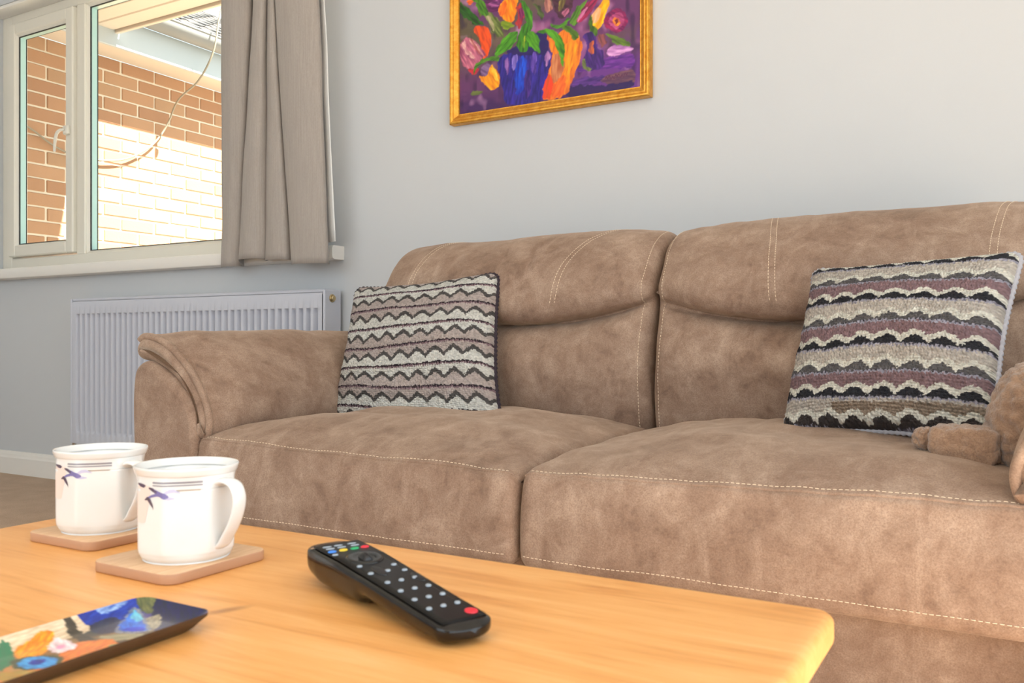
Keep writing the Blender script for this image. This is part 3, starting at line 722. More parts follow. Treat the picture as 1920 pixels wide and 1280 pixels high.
PAINT=[
([(-0.006,0.358),(0.022,0.345),(0.065,0.305),(0.094,0.271),(0.052,0.284),(0.009,0.322)],(50,112,28),(30,70,25)),
([(0.03,0.358),(0.069,0.354),(0.065,0.348),(0.048,0.342),(0.035,0.35)],(232,120,50),(220,90,40)),
([(0.086,0.34),(0.094,0.314),(0.081,0.294),(0.073,0.321)],(120,110,70),(90,90,50)),
([(0.094,0.314),(0.123,0.304),(0.16,0.245),(0.164,0.219),(0.136,0.231),(0.107,0.279)],(132,146,78),(88,100,50)),
([(0.1,0.305),(0.111,0.3),(0.136,0.246),(0.123,0.255)],(196,180,150),(150,150,100)),
([(0.098,0.334),(0.111,0.349),(0.152,0.341),(0.168,0.321),(0.16,0.305),(0.131,0.301),(0.107,0.311)],(126,40,110),(90,30,90)),
([(0.115,0.334),(0.144,0.336),(0.152,0.32),(0.131,0.314)],(190,110,170),(110,40,110)),
([(0.148,0.31),(0.16,0.326),(0.177,0.337),(0.213,0.33),(0.213,0.302),(0.203,0.272),(0.193,0.258),(0.173,0.267),(0.154,0.288)],(252,170,14),(244,118,20)),
([(0.154,0.313),(0.173,0.327),(0.177,0.308),(0.164,0.286),(0.154,0.292)],(246,128,30),(238,100,26)),
([(0.156,0.267),(0.193,0.258),(0.201,0.245),(0.177,0.238),(0.164,0.248)],(150,170,40),(110,140,30)),
([(0.209,0.302),(0.229,0.306),(0.239,0.276),(0.233,0.256),(0.221,0.237),(0.207,0.254),(0.213,0.277)],(196,62,44),(140,40,90)),
([(0.217,0.297),(0.231,0.298),(0.235,0.266),(0.223,0.268)],(150,50,110),(120,30,90)),
([(0.225,0.32),(0.249,0.302),(0.266,0.26),(0.259,0.224),(0.247,0.243),(0.235,0.287)],(92,160,40),(50,110,25)),
([(0.268,0.305),(0.288,0.287),(0.307,0.26),(0.296,0.248),(0.28,0.278)],(92,110,60),(70,80,50)),
([(0.331,0.303),(0.399,0.29),(0.391,0.258),(0.365,0.239),(0.346,0.256)],(92,50,72),(70,40,60)),
([(0.357,0.294),(0.372,0.295),(0.369,0.272),(0.353,0.265)],(150,140,70),(110,90,60)),
([(0.365,0.256),(0.384,0.269),(0.387,0.262),(0.372,0.244)],(196,120,150),(150,80,110)),
([(0.307,0.304),(0.325,0.301),(0.329,0.269),(0.315,0.265)],(206,150,130),(140,80,90)),
([(0.389,0.224),(0.402,0.252),(0.421,0.269),(0.445,0.281),(0.425,0.248),(0.408,0.214)],(104,150,50),(60,100,30)),
([(0.406,0.22),(0.421,0.245),(0.461,0.278),(0.478,0.275),(0.45,0.237),(0.421,0.219)],(184,44,96),(120,30,80)),
([(0.41,0.222),(0.423,0.242),(0.443,0.255),(0.436,0.239),(0.419,0.226)],(226,150,190),(190,80,130)),
([(0.459,0.232),(0.483,0.257),(0.494,0.271),(0.512,0.268),(0.503,0.23),(0.483,0.188),(0.467,0.18),(0.456,0.196)],(252,204,20),(250,170,20)),
([(0.461,0.235),(0.479,0.251),(0.486,0.24),(0.472,0.209),(0.463,0.208)],(244,190,150),(240,170,90)),
([(0.45,0.217),(0.459,0.235),(0.461,0.201),(0.476,0.182),(0.465,0.164),(0.452,0.19)],(100,140,40),(60,90,30)),
([(0.496,0.205),(0.504,0.227),(0.529,0.235),(0.554,0.227),(0.566,0.205),(0.561,0.18),(0.536,0.167),(0.512,0.179)],(166,36,96),(120,30,100)),
([(0.508,0.203),(0.522,0.223),(0.55,0.218),(0.557,0.191),(0.533,0.179)],(206,100,150),(150,40,100)),
([(0.52,0.204),(0.529,0.215),(0.543,0.209),(0.547,0.192),(0.533,0.188)],(240,150,44),(210,80,60)),
([(0.528,0.203),(0.536,0.207),(0.54,0.197),(0.533,0.193)],(160,60,50),(120,30,60)),
([(0.501,0.174),(0.536,0.158),(0.575,0.132),(0.572,0.12),(0.54,0.13),(0.519,0.152)],(108,136,44),(80,100,50)),
([(0.504,0.118),(0.515,0.133),(0.547,0.132),(0.585,0.114),(0.561,0.109),(0.519,0.107)],(222,168,216),(180,110,190)),
([(0.41,0.083),(0.447,0.104),(0.519,0.102),(0.589,0.098),(0.585,0.069),(0.483,0.075)],(128,60,160),(94,40,140)),
([(0.402,0.054),(0.483,0.055),(0.519,0.04),(0.465,0.035),(0.395,0.032)],(110,62,150),(70,40,120)),
([(0.43,0.18),(0.458,0.185),(0.476,0.139),(0.492,0.123),(0.494,0.083),(0.472,0.072),(0.443,0.081),(0.428,0.107),(0.443,0.138)],(92,46,140),(60,30,110)),
([(0.45,0.15),(0.461,0.158),(0.463,0.128),(0.454,0.123)],(220,120,50),(140,60,90)),
([(0.476,0.172),(0.497,0.172),(0.504,0.144),(0.486,0.137)],(160,90,90),(120,70,80)),
([(0.425,0.101),(0.432,0.113),(0.443,0.088),(0.458,0.079),(0.443,0.073)],(140,150,80),(100,110,70)),
([(0.483,0.045),(0.519,0.053),(0.585,0.056),(0.585,0.017),(0.512,0.025)],(128,90,96),(100,60,100)),
([(0.38,0.02),(0.391,0.039),(0.483,0.027),(0.589,0.023),(0.589,0.009),(0.378,0.012)],(46,22,92),(60,30,100)),
([(0.058,0.256),(0.065,0.269),(0.094,0.265),(0.117,0.245),(0.123,0.219),(0.107,0.173),(0.09,0.166),(0.088,0.208),(0.069,0.243)],(242,92,20),(214,80,40)),
([(0.004,0.204),(0.018,0.238),(0.048,0.236),(0.073,0.217),(0.098,0.185),(0.088,0.161),(0.056,0.134),(0.022,0.157)],(208,124,146),(150,70,110)),
([(0.015,0.223),(0.02,0.237),(0.039,0.205),(0.065,0.172),(0.048,0.175)],(240,200,190),(220,150,160)),
([(0.043,0.233),(0.052,0.233),(0.081,0.198),(0.09,0.179),(0.069,0.193)],(236,190,180),(190,90,100)),
([(0.039,0.14),(0.056,0.141),(0.081,0.137),(0.065,0.122)],(222,50,50),(170,50,80)),
([(0.059,0.123),(0.062,0.147),(0.094,0.166),(0.144,0.165),(0.152,0.153),(0.107,0.157),(0.077,0.145)],(92,144,38),(60,110,30)),
([(0.09,0.141),(0.111,0.149),(0.127,0.12),(0.107,0.11),(0.086,0.122)],(140,110,150),(110,80,130)),
([(0.081,0.116),(0.107,0.11),(0.121,0.142),(0.136,0.132),(0.154,0.094),(0.144,0.071),(0.123,0.066),(0.098,0.088)],(248,176,20),(240,140,20)),
([(0.127,0.137),(0.136,0.132),(0.148,0.088),(0.138,0.093)],(250,214,90),(248,190,30)),
([(0.045,0.064),(0.069,0.071),(0.094,0.064),(0.073,0.056)],(110,120,60),(80,90,60)),
([(0.16,0.164),(0.177,0.168),(0.225,0.165),(0.296,0.159),(0.323,0.151),(0.329,0.137),(0.323,0.103),(0.307,0.058),(0.298,0.015),(0.177,0.017),(0.166,0.05),(0.152,0.109),(0.146,0.145)],(62,44,158),(36,24,120)),
([(0.177,0.172),(0.213,0.187),(0.28,0.211),(0.313,0.204),(0.317,0.152),(0.225,0.157)],(48,24,96),(40,22,110)),
([(0.209,0.135),(0.229,0.153),(0.245,0.136),(0.245,0.091),(0.233,0.048),(0.213,0.037),(0.205,0.094)],(26,90,214),(30,40,170)),
([(0.171,0.148),(0.181,0.157),(0.185,0.132),(0.177,0.102)],(168,120,190),(100,60,150)),
([(0.193,0.145),(0.209,0.159),(0.213,0.134),(0.201,0.115)],(150,130,210),(90,70,170)),
([(0.304,0.134),(0.315,0.152),(0.323,0.141),(0.315,0.111)],(198,150,200),(110,60,150)),
([(0.257,0.121),(0.268,0.16),(0.28,0.131),(0.272,0.091)],(120,90,190),(70,40,140)),
([(0.241,0.102),(0.253,0.107),(0.257,0.038),(0.245,0.022)],(84,46,140),(50,24,120)),
([(0.315,0.2),(0.334,0.187),(0.369,0.206),(0.41,0.187),(0.425,0.168),(0.424,0.124),(0.406,0.077),(0.376,0.018),(0.298,0.015),(0.309,0.061),(0.327,0.11),(0.329,0.147)],(244,146,32),(226,110,36)),
([(0.309,0.064),(0.323,0.083),(0.334,0.054),(0.323,0.016),(0.298,0.015)],(232,66,30),(226,90,30)),
([(0.334,0.136),(0.357,0.142),(0.369,0.103),(0.353,0.065),(0.334,0.061)],(206,140,96),(200,110,70)),
([(0.376,0.163),(0.406,0.174),(0.41,0.123),(0.391,0.086),(0.376,0.058),(0.372,0.102)],(252,164,24),(246,140,30)),
([(0.338,0.053),(0.372,0.075),(0.365,0.022),(0.334,0.016)],(238,118,46),(236,100,40)),
([(0.214,0.228),(0.197,0.189),(0.136,0.169),(0.15,0.201),(0.181,0.227)],(92,166,34),(50,110,20)),
([(0.213,0.201),(0.231,0.244),(0.251,0.244),(0.255,0.211),(0.246,0.167),(0.231,0.162),(0.215,0.179)],(70,140,26),(50,100,20)),
([(0.231,0.204),(0.239,0.213),(0.239,0.179),(0.233,0.176)],(170,190,40),(110,160,30)),
([(0.253,0.223),(0.28,0.208),(0.291,0.155),(0.261,0.175),(0.241,0.206)],(104,176,36),(60,130,24)),
([(0.278,0.215),(0.315,0.217),(0.351,0.197),(0.371,0.163),(0.371,0.123),(0.365,0.099),(0.351,0.143),(0.325,0.195)],(100,170,34),(58,120,24)),
([(0.323,0.228),(0.361,0.224),(0.385,0.24),(0.372,0.216),(0.338,0.217)],(92,156,44),(60,110,30)),
([(0.361,0.217),(0.395,0.207),(0.419,0.175),(0.408,0.169),(0.376,0.2)],(98,136,36),(70,100,30)),
]
img = brush(img, gx, gz, PAINT, .0045, 90)
# the flowers go on above the part of the canvas that the photograph shows
rs = random.Random(11); up = []
for k in range(16):
    cx, cz, rr = rs.uniform(.05, .56), rs.uniform(.39, .66), rs.uniform(.025, .05)
    c1 = rs.choice([(246, 160, 24), (172, 44, 96), (232, 92, 30), (206, 126, 150), (124, 44, 116), (248, 196, 30)])
    a0 = rs.uniform(0, 3)
    up.append(([(cx+rr*(1+.25*math.cos(3*t+a0))*math.cos(t)*.8, cz+rr*(1+.2*math.sin(2*t))*math.sin(t)*1.2) for t in np.linspace(0, 2*math.pi, 8)[:-1]], c1, tuple(int(q*.7) for q in c1)))
    up.append(([(cx-.01, cz-rr), (cx+.012, cz-rr*1.2), (cx+.03, cz-rr*2.2), (cx-.004, cz-rr*1.9)], (92, 150, 40), (56, 104, 28)))
img = brush(img, gx, gz, up, .0045, 90)
for _ in range(1):      # wet edges
    q = img.copy(); q[1:-1, 1:-1] = .4*img[1:-1, 1:-1]+.15*(img[:-2, 1:-1]+img[2:, 1:-1]+img[1:-1, :-2]+img[1:-1, 2:]); img = q
img = np.clip(img, 0, 1)**1.12
rel = .0012*np.clip(n1, -1, 1)+.0008*n2
# a loose illegible signature low on the right
sig = [(.50+.0095*k, .045+.004*math.sin(k*2.1)+.0035*k*.1) for k in range(8)]
for k in range(7):
    (xa, za), (xb, zb) = sig[k], sig[k+1]
    for q in np.linspace(0, 1, 12):
        cxs, czs = xa+(xb-xa)*q, za+(zb-za)*q+.004*math.sin(q*6.28)
        m_ = (abs(gx-cxs) < .0016) & (abs(gz-czs) < .0014); img[m_] = lin((92, 44, 76))
Vc = np.stack([CXo-.002+gx, 2.2845+rel*.6, CZo+gz], -1).reshape(-1, 3)
mk('canvas', Vc, gridF(nx, nz, flip=False), M['paint'], pic, cols=img.reshape(-1, 3))

# ================================================================== SOFA
sofa = empty('sofa', (-.69, 1.65, 0), label='brown suede two-seat sofa with padded arms along the grey wall', cat='sofa')
SUE = M['suede']
def seat_sec(u, k=0):
    lf = .010*((1-u) if k == 0 else u)+.003
    w = 2*u-1; e = 1-abs(w)**3.2
    K = [(1.92, .355), (1.90, .392), (1.72, .402+.036*e), (1.56, .402+.044*e), (1.475, .400+.038*e), (1.445, .399+.034*e), (1.37, .399+.033*e), (1.27, .394+.019*e),
         (1.212, .385+.004*e), (1.2015, .3805), (1.1955, .3745), (1.183, .325), (1.181, .284), (1.184, .252), (1.196, .238), (1.225, .239), (1.29, .255), (1.60, .29)]
    K = [(a, b+lf*(1 if 5 <= i <= 12 else 0)) for i, (a, b) in enumerate(K)]
    return catmull(K, 6)
KS = dict(seam=9*6, face0=10*6, hem=12.8*6)
def seat_disp(seed):
    def f(P):
        x, y, z = P[..., 0], P[..., 1], P[..., 2]
        top = np.clip((z-.375)/.02, 0, 1); front = np.clip((1.20-y)/.012, 0, 1)
        d = .0065*vnoise(x*7, y*7, seed, seed)*top
        d = d+.0032*vnoise(x*16+y*9, y*15-x*4, seed+3, seed+1)*top
        # drag lines fanning back from the front seam, and soft vertical puckers on the front face
        d = d+.0016*vnoise(x*34+3*y, y*5, 2, seed+2)*top
        d = d+front*(.0030*vnoise(x*9, z*5, 1, seed+4)+.0012*vnoise(x*40, z*7, 3, seed+5))
        return d
    return f
sx = [(-1.412, -.683), (-.677, .030)]
for k, (a, b) in enumerate(sx):
    P, Nn, us = sweep(lambda u: seat_sec(u, k), a, b, 90, .022, 'x', seat_disp(10+k))
    so = sweep_obj('seat_cushion', P, SUE, sofa)
    mb = MB(); nst = P.shape[0]
    stitch_line(mb, P, Nn, [(i, KS['seam']-3.2) for i in np.linspace(5, nst-6, 120)])
    stitch_line(mb, P, Nn, [(i, KS['hem']) for i in np.linspace(4, nst-5, 120)])
    mb.build('stitching', M['thread'], so, kind='stuff')
    # raised seam welt along the front edge
    mb = MB(); mb.tube([samp(P, i, KS['seam']-.6)-samp(Nn, i, KS['seam'])*.0012 for i in np.linspace(3, nst-4, 100)], .0032, 8)
    mb.build('seam_welt', SUE, so, smooth=True)

def back_sec(u, k=0):
    w = 2*u-1; a = abs(w); bul = 1-a**6; zc = .628+.050*a**2.4; cr = 1-a**3
    K = [(1.92, .33), (1.83, .345), (1.785-.020*bul, .40), (1.772-.034*bul, .47), (1.772-.040*bul, .545), (1.795-.030*bul, zc-.032), (1.802-.012*bul+.004*cr, zc-.010), (1.806-.004*bul+.020*cr, zc),
         (1.797-.030*bul, zc+.010), (1.795-.046*bul, zc+.038), (1.818-.046*bul, .745), (1.862-.028*bul, .802), (1.918-.010*bul, .834+.008*bul+(.009*u if k else 0)), (1.985, .842+.012*bul+(.010*u if k else 0)), (2.05, .815), (2.10, .72), (2.11, .35)]
    return catmull(K, 6)
def back_disp(seed):
    def f(P):
        x, y, z = P[..., 0], P[..., 1], P[..., 2]
        d = .0060*vnoise(x*6, y*4, z*6, seed)
        # upright folds pulled down into the crease, and drag lines in the lower half
        near = np.exp(-((z-.69)/.06)**2)*np.exp(-((np.abs(x-(-1.06 if seed == 30 else -.32)))/.22)**2)*1.4
        d = d+.0070*vnoise(x*26+z*6, 0, z*5, seed+1)*near
        low = np.clip((.62-z)/.05, 0, 1)
        d = d+.0065*vnoise(x*15-z*8, 0, z*6+x*4, seed+2)*low
        d = d+.0015*vnoise(x*40, y*20, z*25, seed+3)
        return d
    return f
bx = [(-1.432, -.690), (-.682, .045)]
seams = [[((-.815, 13.0), (-.855, 12.0), (-.895, 10.6), (-.915, 9.0)), ((-1.285, 13.0), (-1.305, 12.0), (-1.318, 10.6), (-1.325, 9.0)), ((-1.10, 5.6), (-1.115, 4.5), (-1.12, 3.0))],
         [((-.475, 13.0), (-.46, 12.0), (-.44, 10.6), (-.425, 9.0)), ((-.012, 13.0), (-.03, 12.0), (-.045, 10.6), (-.05, 9.0))]]
for k, (a, b) in enumerate(bx):
    P, Nn, us = sweep(lambda u: back_sec(u, k), a, b, 84, .024, 'x', back_disp(30+k))
    bo = sweep_obj('back_cushion', P, SUE, sofa)
    mb = MB(); nst = P.shape[0]; ii = np.arange(nst)
    def fi(x): return float(np.interp((x-a)/(b-a), us, ii))
    for path in seams[k]:
        q = catmull(np.array([(fi(x), kk*6) for x, kk in path]), 16, False)
        stitch_line(mb, P, Nn, [tuple(r) for r in q]); stitch_line(mb, P, Nn, [(r[0]+1.5, r[1]) for r in q])
    # boxed side seams next to the gap between the two backs
    for i0 in ((nst-6.0,) if k == 0 else (5.0,)):
        stitch_line(mb, P, Nn, [(i0, j) for j in np.linspace(2*6, 12.6*6, 150)])
    mb.build('stitching', M['thread'], bo, kind='stuff')
    if k == 0:      # piped top edge
        mb = MB(); mb.tube([samp(P, i, 13.6*6)+samp(Nn, i, 13.6*6)*.001 for i in np.linspace(6, nst-7, 60)], .003, 8); mb.build('top_piping', SUE, bo, smooth=True)

def arm_sec(sg, cx):
    K = [(-1.602, .01), (-1.604, .30), (-1.600, .50), (-1.590, .535), (-1.565, .549), (-1.53, .540), (-1.47, .505), (-1.425, .465), (-1.412, .42), (-1.412, .2), (-1.412, .01)]
    s = catmull(K, 5, False)
    if sg < 0: s = np.stack([2*cx-s[:, 0], s[:, 1]], 1)
    return s
def pad_sec(u, sg, cx):
    f = np.clip(u/.16, 0, 1); f = f*f*(3-2*f)
    g = .35+.65*f
    K = [(-1.600-.008*g, .556), (-1.606-.008*g, .580), (-1.590, .600+.008*g), (-1.545, .592+.024*g), (-1.490, .563+.036*g), (-1.435, .513+.040*g), (-1.400+.012*g, .462+.02*g), (-1.390+.012*g, .425), (-1.402, .385), (-1.425, .415), (-1.450, .470), (-1.505, .520), (-1.555, .545)]
    s = catmull(K, 6)
    if sg < 0:
        s = np.stack([2*cx-s[:, 0], s[:, 1]], 1)
        c = s.mean(0); q = 1-np.clip(u/.22, 0, 1)**1.5
        s = s+np.stack([-.020*q*(s[:, 1] < .56), 0*s[:, 1]], 1)
    return s
def pad_disp(seed):
    def f(P):
        x, y, z = P[..., 0], P[..., 1], P[..., 2]
        fr = np.exp(-((y-1.24)/.05)**2)
        return .005*vnoise(x*5, y*5, z*5, seed)+.0028*vnoise(y*16+z*9, z*20, x*3, seed+1)+.003*fr*vnoise(z*36+x*20, y*8, 0, seed+2)
    return f
for sg, cx in ((1, 0), (-1, -.688)):
    P, Nn, us = sweep(lambda u: arm_sec(sg, cx), 1.188, 2.06, 30, .018, 'y', lambda P: .003*vnoise(P[..., 0]*6, P[..., 1]*6, P[..., 2]*6, 50))
    ao = sweep_obj('arm', P, SUE, sofa)
    mb = MB()
    stitch_line(mb, P, Nn, [(7.0, j) for j in np.linspace(9, 33, 60)]); mb.build('stitching', M['thread'], ao, kind='stuff')
    P, Nn, us = sweep(lambda u: pad_sec(u, sg, cx), 1.200, 1.93, 60, .030, 'y', pad_disp(60+sg))
    po = sweep_obj('arm_pad', P, SUE, sofa)
    mb = MB(); mb.tube([samp(P, 3.2, j)+samp(Nn, 3.2, j)*.002 for j in np.linspace(1.6*6, 7.9*6, 60)], .0075, 10)
    pp = mb.build('piping', SUE, po, smooth=True)
MB().box(-1.412, .03, 1.250, 2.05, .012, .30, .012).build('base_frame', SUE, sofa)
MB().box(-1.40, .02, 1.95, 2.085, .012, .70, .02).build('back_frame', SUE, sofa)

# ================================================================== CROCHETED CUSHIONS
def pat1(u, v):
    """fine rows: dark picot line, scallops, grey zigzag"""
    j1, j2 = vnoise(u*130, v*130, 0, 71), vnoise(u*130, v*130, 9, 72); u = u+.0045*j1; v = v+.006*j2
    rows = 7.4; r = (1-v)*rows; k = np.floor(r+.10).astype(int); t = r+.10-k
    q_ = (u*9.0+.2) % 1; ph = .5*np.sin(math.pi*q_)+.5*(1-np.abs(2*q_-1))              # rounded domes
    zc = .66-.34*ph                                     # zigzag centre within the band (t down)
    white, pink, zig = lin((236, 235, 228)), lin((204, 190, 184)), lin((92, 89, 87))
    ev = (k % 2 == 0)[..., None]
    up = np.where(ev, pink, white); dn = np.where(ev, white, pink)
    c = np.where((t < zc)[..., None], up, dn)
    c = np.where((np.abs(t-zc-.03) < .10)[..., None], zig, c)
    pic = .025*np.sin(u*2*math.pi*70)
    c = np.where((t < .135+pic)[..., None], lin((150, 122, 130)), c)
    c = np.where((t < .070+pic)[..., None], lin((46, 36, 44)), c)
    return c, .0015*np.cos(t*2*math.pi)
def pat2(u, v):
    j1, j2 = vnoise(u*100, v*100, 0, 73), vnoise(u*100, v*100, 9, 74); u = u+.006*j1; v = v+.008*j2
    rows = 7.6; r = (1-v)*rows+.50; k = np.floor(r).astype(int); t = r-k
    q_ = (u*7.6+.35) % 1; ph = .6*np.sin(math.pi*q_)+.4*(1-np.abs(2*q_-1))
    zt = .66-.26*ph; zl = .95-.33*ph
    ev = (k % 2 == 0)[..., None]
    beige, mauve, white, black, grey, lav = lin((206, 197, 186)), lin((148, 120, 124)), lin((236, 233, 220)), lin((38, 41, 48)), lin((100, 98, 99)), lin((172, 170, 184))
    band = np.where(ev, mauve, beige)
    dome = np.where(ev, black, grey)
    low = (v < .12)[..., None] & (u > .30)[..., None]
    band = np.where(low & ~ev, lin((158, 140, 122)), band); dome = np.where((v < .12)[..., None], lin((62, 56, 54)), dome)
    c = np.where((t < zt)[..., None], band, white)
    c = np.where((t > zl)[..., None], dome, c)
    pic = .03*np.sin(u*2*math.pi*52)
    c = np.where((t < .10+pic)[..., None], lav, c)
    c = np.where((t < .02+pic)[..., None], lin((70, 68, 78)), c)
    return c, .002*np.cos(t*2*math.pi)
def cushion(name, BL, BR, TR, TL, thick, pat, m, edge_m, pinch, label, seed, nst, fwd, ns=112):
    root = empty(name, tuple((np.array(BL)+np.array(BR))/2), label=label, cat='cushion', group='crocheted cushions on the sofa')
    BL, BR, TR, TL = [np.array(q, float) for q in (BL, BR, TR, TL)]
    def surf(u, v):
        # softly rounded corners
        rc = .055; a_, b_ = np.abs(2*u-1)-(1-2*rc), np.abs(2*v-1)-(1-2*rc); mm = (a_ > 0) & (b_ > 0)
        f_ = np.where(mm, np.maximum(a_, b_)/np.maximum(np.hypot(a_, b_), 1e-9), 1)
        u, v = np.where(mm, .5+np.sign(u-.5)*((1-2*rc)+a_*f_)/2, u), np.where(mm, .5+np.sign(v-.5)*((1-2*rc)+b_*f_)/2, v)
        u = u+.012*vnoise(u*2.5, v*3.5, 7, seed); v = v+.014*vnoise(u*3.5, v*2.5, 9, seed)
        U, Vv = u[..., None], v[..., None]
        # sides pulled in a little between the corners
        p = pinch*4*u*(1-u)*(2*v-1)**2*np.sign(v-.5); q = pinch*4*v*(1-v)*(2*u-1)**2*np.sign(u-.5)
        uu = U-(q)[..., None]; vv = Vv-(p)[..., None]
        return BL*(1-uu)*(1-vv)+BR*uu*(1-vv)+TR*uu*vv+TL*(1-uu)*vv
    nrm = np.cross(BR-BL, TL-BL); nrm /= np.linalg.norm(nrm)
    if nrm.dot(fwd) < 0: nrm = -nrm
    n = 330
    for nm, sgn, nn in (('front', 1, n), ('back', -1, 60)):
        u, v = np.meshgrid(np.linspace(0, 1, nn), np.linspace(0, 1, nn), indexing='ij')
        b = ((1-(2*u-1)**2)*(1-(2*v-1)**2))
        c, rl = pat(u+.012*vnoise(u*3, v*3, 0, seed), v+.022*vnoise(u*2.2, v*2.2, 4, seed+1)-.02*(2*u-1)**2)
        h = thick*np.clip(b, 0, 1)**.40+.006*vnoise(u*4, v*4, 2, seed+2)*np.clip(b*3, 0, 1)+(rl+.0022*np.abs(np.sin(math.pi*(u*ns+.5*(np.floor(v*ns*.75) % 2))))*np.abs(np.sin(math.pi*v*ns*.75))+.0008*vnoise(u*90, v*90, 0, seed+4))*np.clip(b*8, 0, 1)
        P = surf(u, v)+nrm*(sgn*(h*(1 if sgn > 0 else .55)+.001))[..., None]
        cols = c*(1+.22*vnoise(u*nst, v*nst, 1, seed+3))[..., None]
        o = mk('cover_'+nm, P.reshape(-1, 3), gridF(nn, nn), m, root, cols=np.clip(cols, 0, 1).reshape(-1, 3), uv=np.stack([u, v], -1).reshape(-1, 2))
    # crocheted edging
    t = np.linspace(0, 1, 120)[:-1]
    loop = np.vstack([surf(t, 0*t), surf(0*t+1, t), surf(1-t, 0*t+1), surf(0*t, 1-t)])
    r = .0048+.0012*np.sin(np.arange(len(loop))*2*math.pi/3.3)
    mb = MB(); mb.tube(loop, r, 8, closed=True); mb.build('crocheted_edging', edge_m, root, smooth=True)
    return root
toward = np.array((.45, -.8, .4))
edge1 = plain('black_plum_yarn', (52, 42, 50), .95, bumpy=.6, bscale=500); edge2 = plain('lavender_grey_yarn', (172, 170, 176), .95, bumpy=.6, bscale=500)
cushion('cushion', (-1.402, 1.585, .405), (-.958, 1.615, .405), (-1.060, 1.772, .750), (-1.436, 1.705, .718), .070, pat1, crochet('crochet_fine', 78), edge1, .030,
        'white and pink crocheted cushion with grey zigzag rows at the sofa left arm', 3, 120, toward)
cushion('cushion', (-.356, 1.560, .430), (-.036, 1.462, .440), (.004, 1.640, .734), (-.334, 1.712, .722), .070, pat2, crochet('crochet_chunky', 62), edge2, .028,
        'mauve black and beige crocheted cushion with bold scallops beside the plush toy', 8, 100, toward, 84)

# ================================================================== PLUSH TOY
toy = empty('plush_toy', (-.03, 1.40, .42), label='brown popcorn-textured plush toy tucked behind the right sofa arm', cat='soft toy')
rng = np.random.RandomState(3)
def popcorn(c, rad, pw, nu=70, nv=110, cell=.011, amp=.0036, rotz=0.0, tilt=0.0):
    th = np.linspace(.02, math.pi-.02, nu); ph = np.linspace(0, 2*math.pi, nv+1)[:-1]
    T, Pp = np.meshgrid(th, ph, indexing='ij')
    d = np.stack([np.sin(T)*np.cos(Pp), np.sin(T)*np.sin(Pp), np.cos(T)], -1)
    r = (np.abs(d)**pw).sum(-1)**(-1/pw)
    Q = d*r[..., None]*np.array(rad)
    w = max(rad)
    pts = rng.uniform(-1, 1, (900, 3)); pts /= (np.abs(pts)**pw).sum(1, keepdims=True)**(1/pw); pts = pts*np.array(rad)
    keep = []
    for p in pts:
        if all(np.sum((p-q)**2) > cell*cell for q in keep): keep.append(p)
    dd = np.min([np.sum((Q-k)**2, -1) for k in keep], 0)**.5
    n = d/np.array(rad); n /= np.linalg.norm(n, axis=-1, keepdims=True)
    Q = Q+n*(amp*np.clip(1-(dd/(cell*.72))**2, -.6, 1)+.0008*vnoise(Q[..., 0]*400, Q[..., 1]*400, Q[..., 2]*400, 3))[..., None]
    ct, s_ = math.cos(tilt), math.sin(tilt); Q = np.stack([Q[..., 0]*ct+Q[..., 2]*s_, Q[..., 1], -Q[..., 0]*s_+Q[..., 2]*ct], -1)
    cr, sr = math.cos(rotz), math.sin(rotz); Q = np.stack([Q[..., 0]*cr-Q[..., 1]*sr, Q[..., 0]*sr+Q[..., 1]*cr, Q[..., 2]], -1)
    return (Q+np.array(c)).reshape(-1, 3), gridF(nu, nv, False, True)
for nm, a in (('body', dict(c=(.012, 1.405, .482), rad=(.052, .060, .080), pw=2.4, tilt=.25)), ('leg', dict(c=(-.066, 1.372, .446), rad=(.043, .032, .0265), pw=6, cell=.012, amp=.0026, rotz=-.1)), ('paw', dict(c=(-.117, 1.377, .452), rad=(.016, .015, .016), pw=2.2, amp=.002, cell=.007))):
    V, F = popcorn(**a); recalc(mk(nm, V, F, M['plush'], toy))

# ================================================================== COFFEE TABLE
TZ = .41
tb = empty('coffee_table', (-.48, .37, 0), label='honey pine coffee table with rounded edges in the foreground', cat='table')
def rounded_slab(x0, x1, y0, y1, z0, z1, rc, re, nc=8, ne=5):
    """board with rounded corners rc (plan) and rounded edges re"""
    def ring(ins, z):
        out = []
        for cx, cy, a in ((x1-rc, y1-rc, 0), (x0+rc, y1-rc, 90), (x0+rc, y0+rc, 180), (x1-rc, y0+rc, 270)):
            for t in np.linspace(a, a+90, nc): out.append((cx+(rc-ins)*math.cos(math.radians(t)), cy+(rc-ins)*math.sin(math.radians(t)), z))
        return out
    rings = []
    for t in np.linspace(0, math.pi/2, ne): rings.append(ring(re*(1-math.sin(t)), z0+re*(1-math.cos(t))))
    for t in np.linspace(math.pi/2, 0, ne): rings.append(ring(re*(1-math.sin(t)), z1-re*(1-math.cos(t))))
    n = len(rings[0]); V = [q for r in rings for q in r]
    F = gridF(len(rings), n, False, True).tolist(); F.append(list(range(n))[::-1]); F.append([(len(rings)-1)*n+k for k in range(n)])
    return V, F
V, F = rounded_slab(-.856, -.106, .10, .622, TZ-.022, TZ, .016, .006)
o = recalc(mk('table_top', V, F, M['pine'], tb)); shade_auto(o, 60)
for x in (-.80, -.20):
    for y in (.145, .555): MB().box(x, x+.042, y-.021, y+.021, 0, TZ-.022, .004).build('leg', M['pine'], tb)
for a in ((-.76, -.198, .556, .574), (-.76, -.198, .126, .144)): MB().box(*a, TZ-.072, TZ-.022, .002).build('apron', M['pine'], tb)
for a in ((-.794, -.776, .165, .535), (-.184, -.166, .165, .535)): MB().box(*a, TZ-.072, TZ-.022, .002).build('apron', M['pine'], tb)

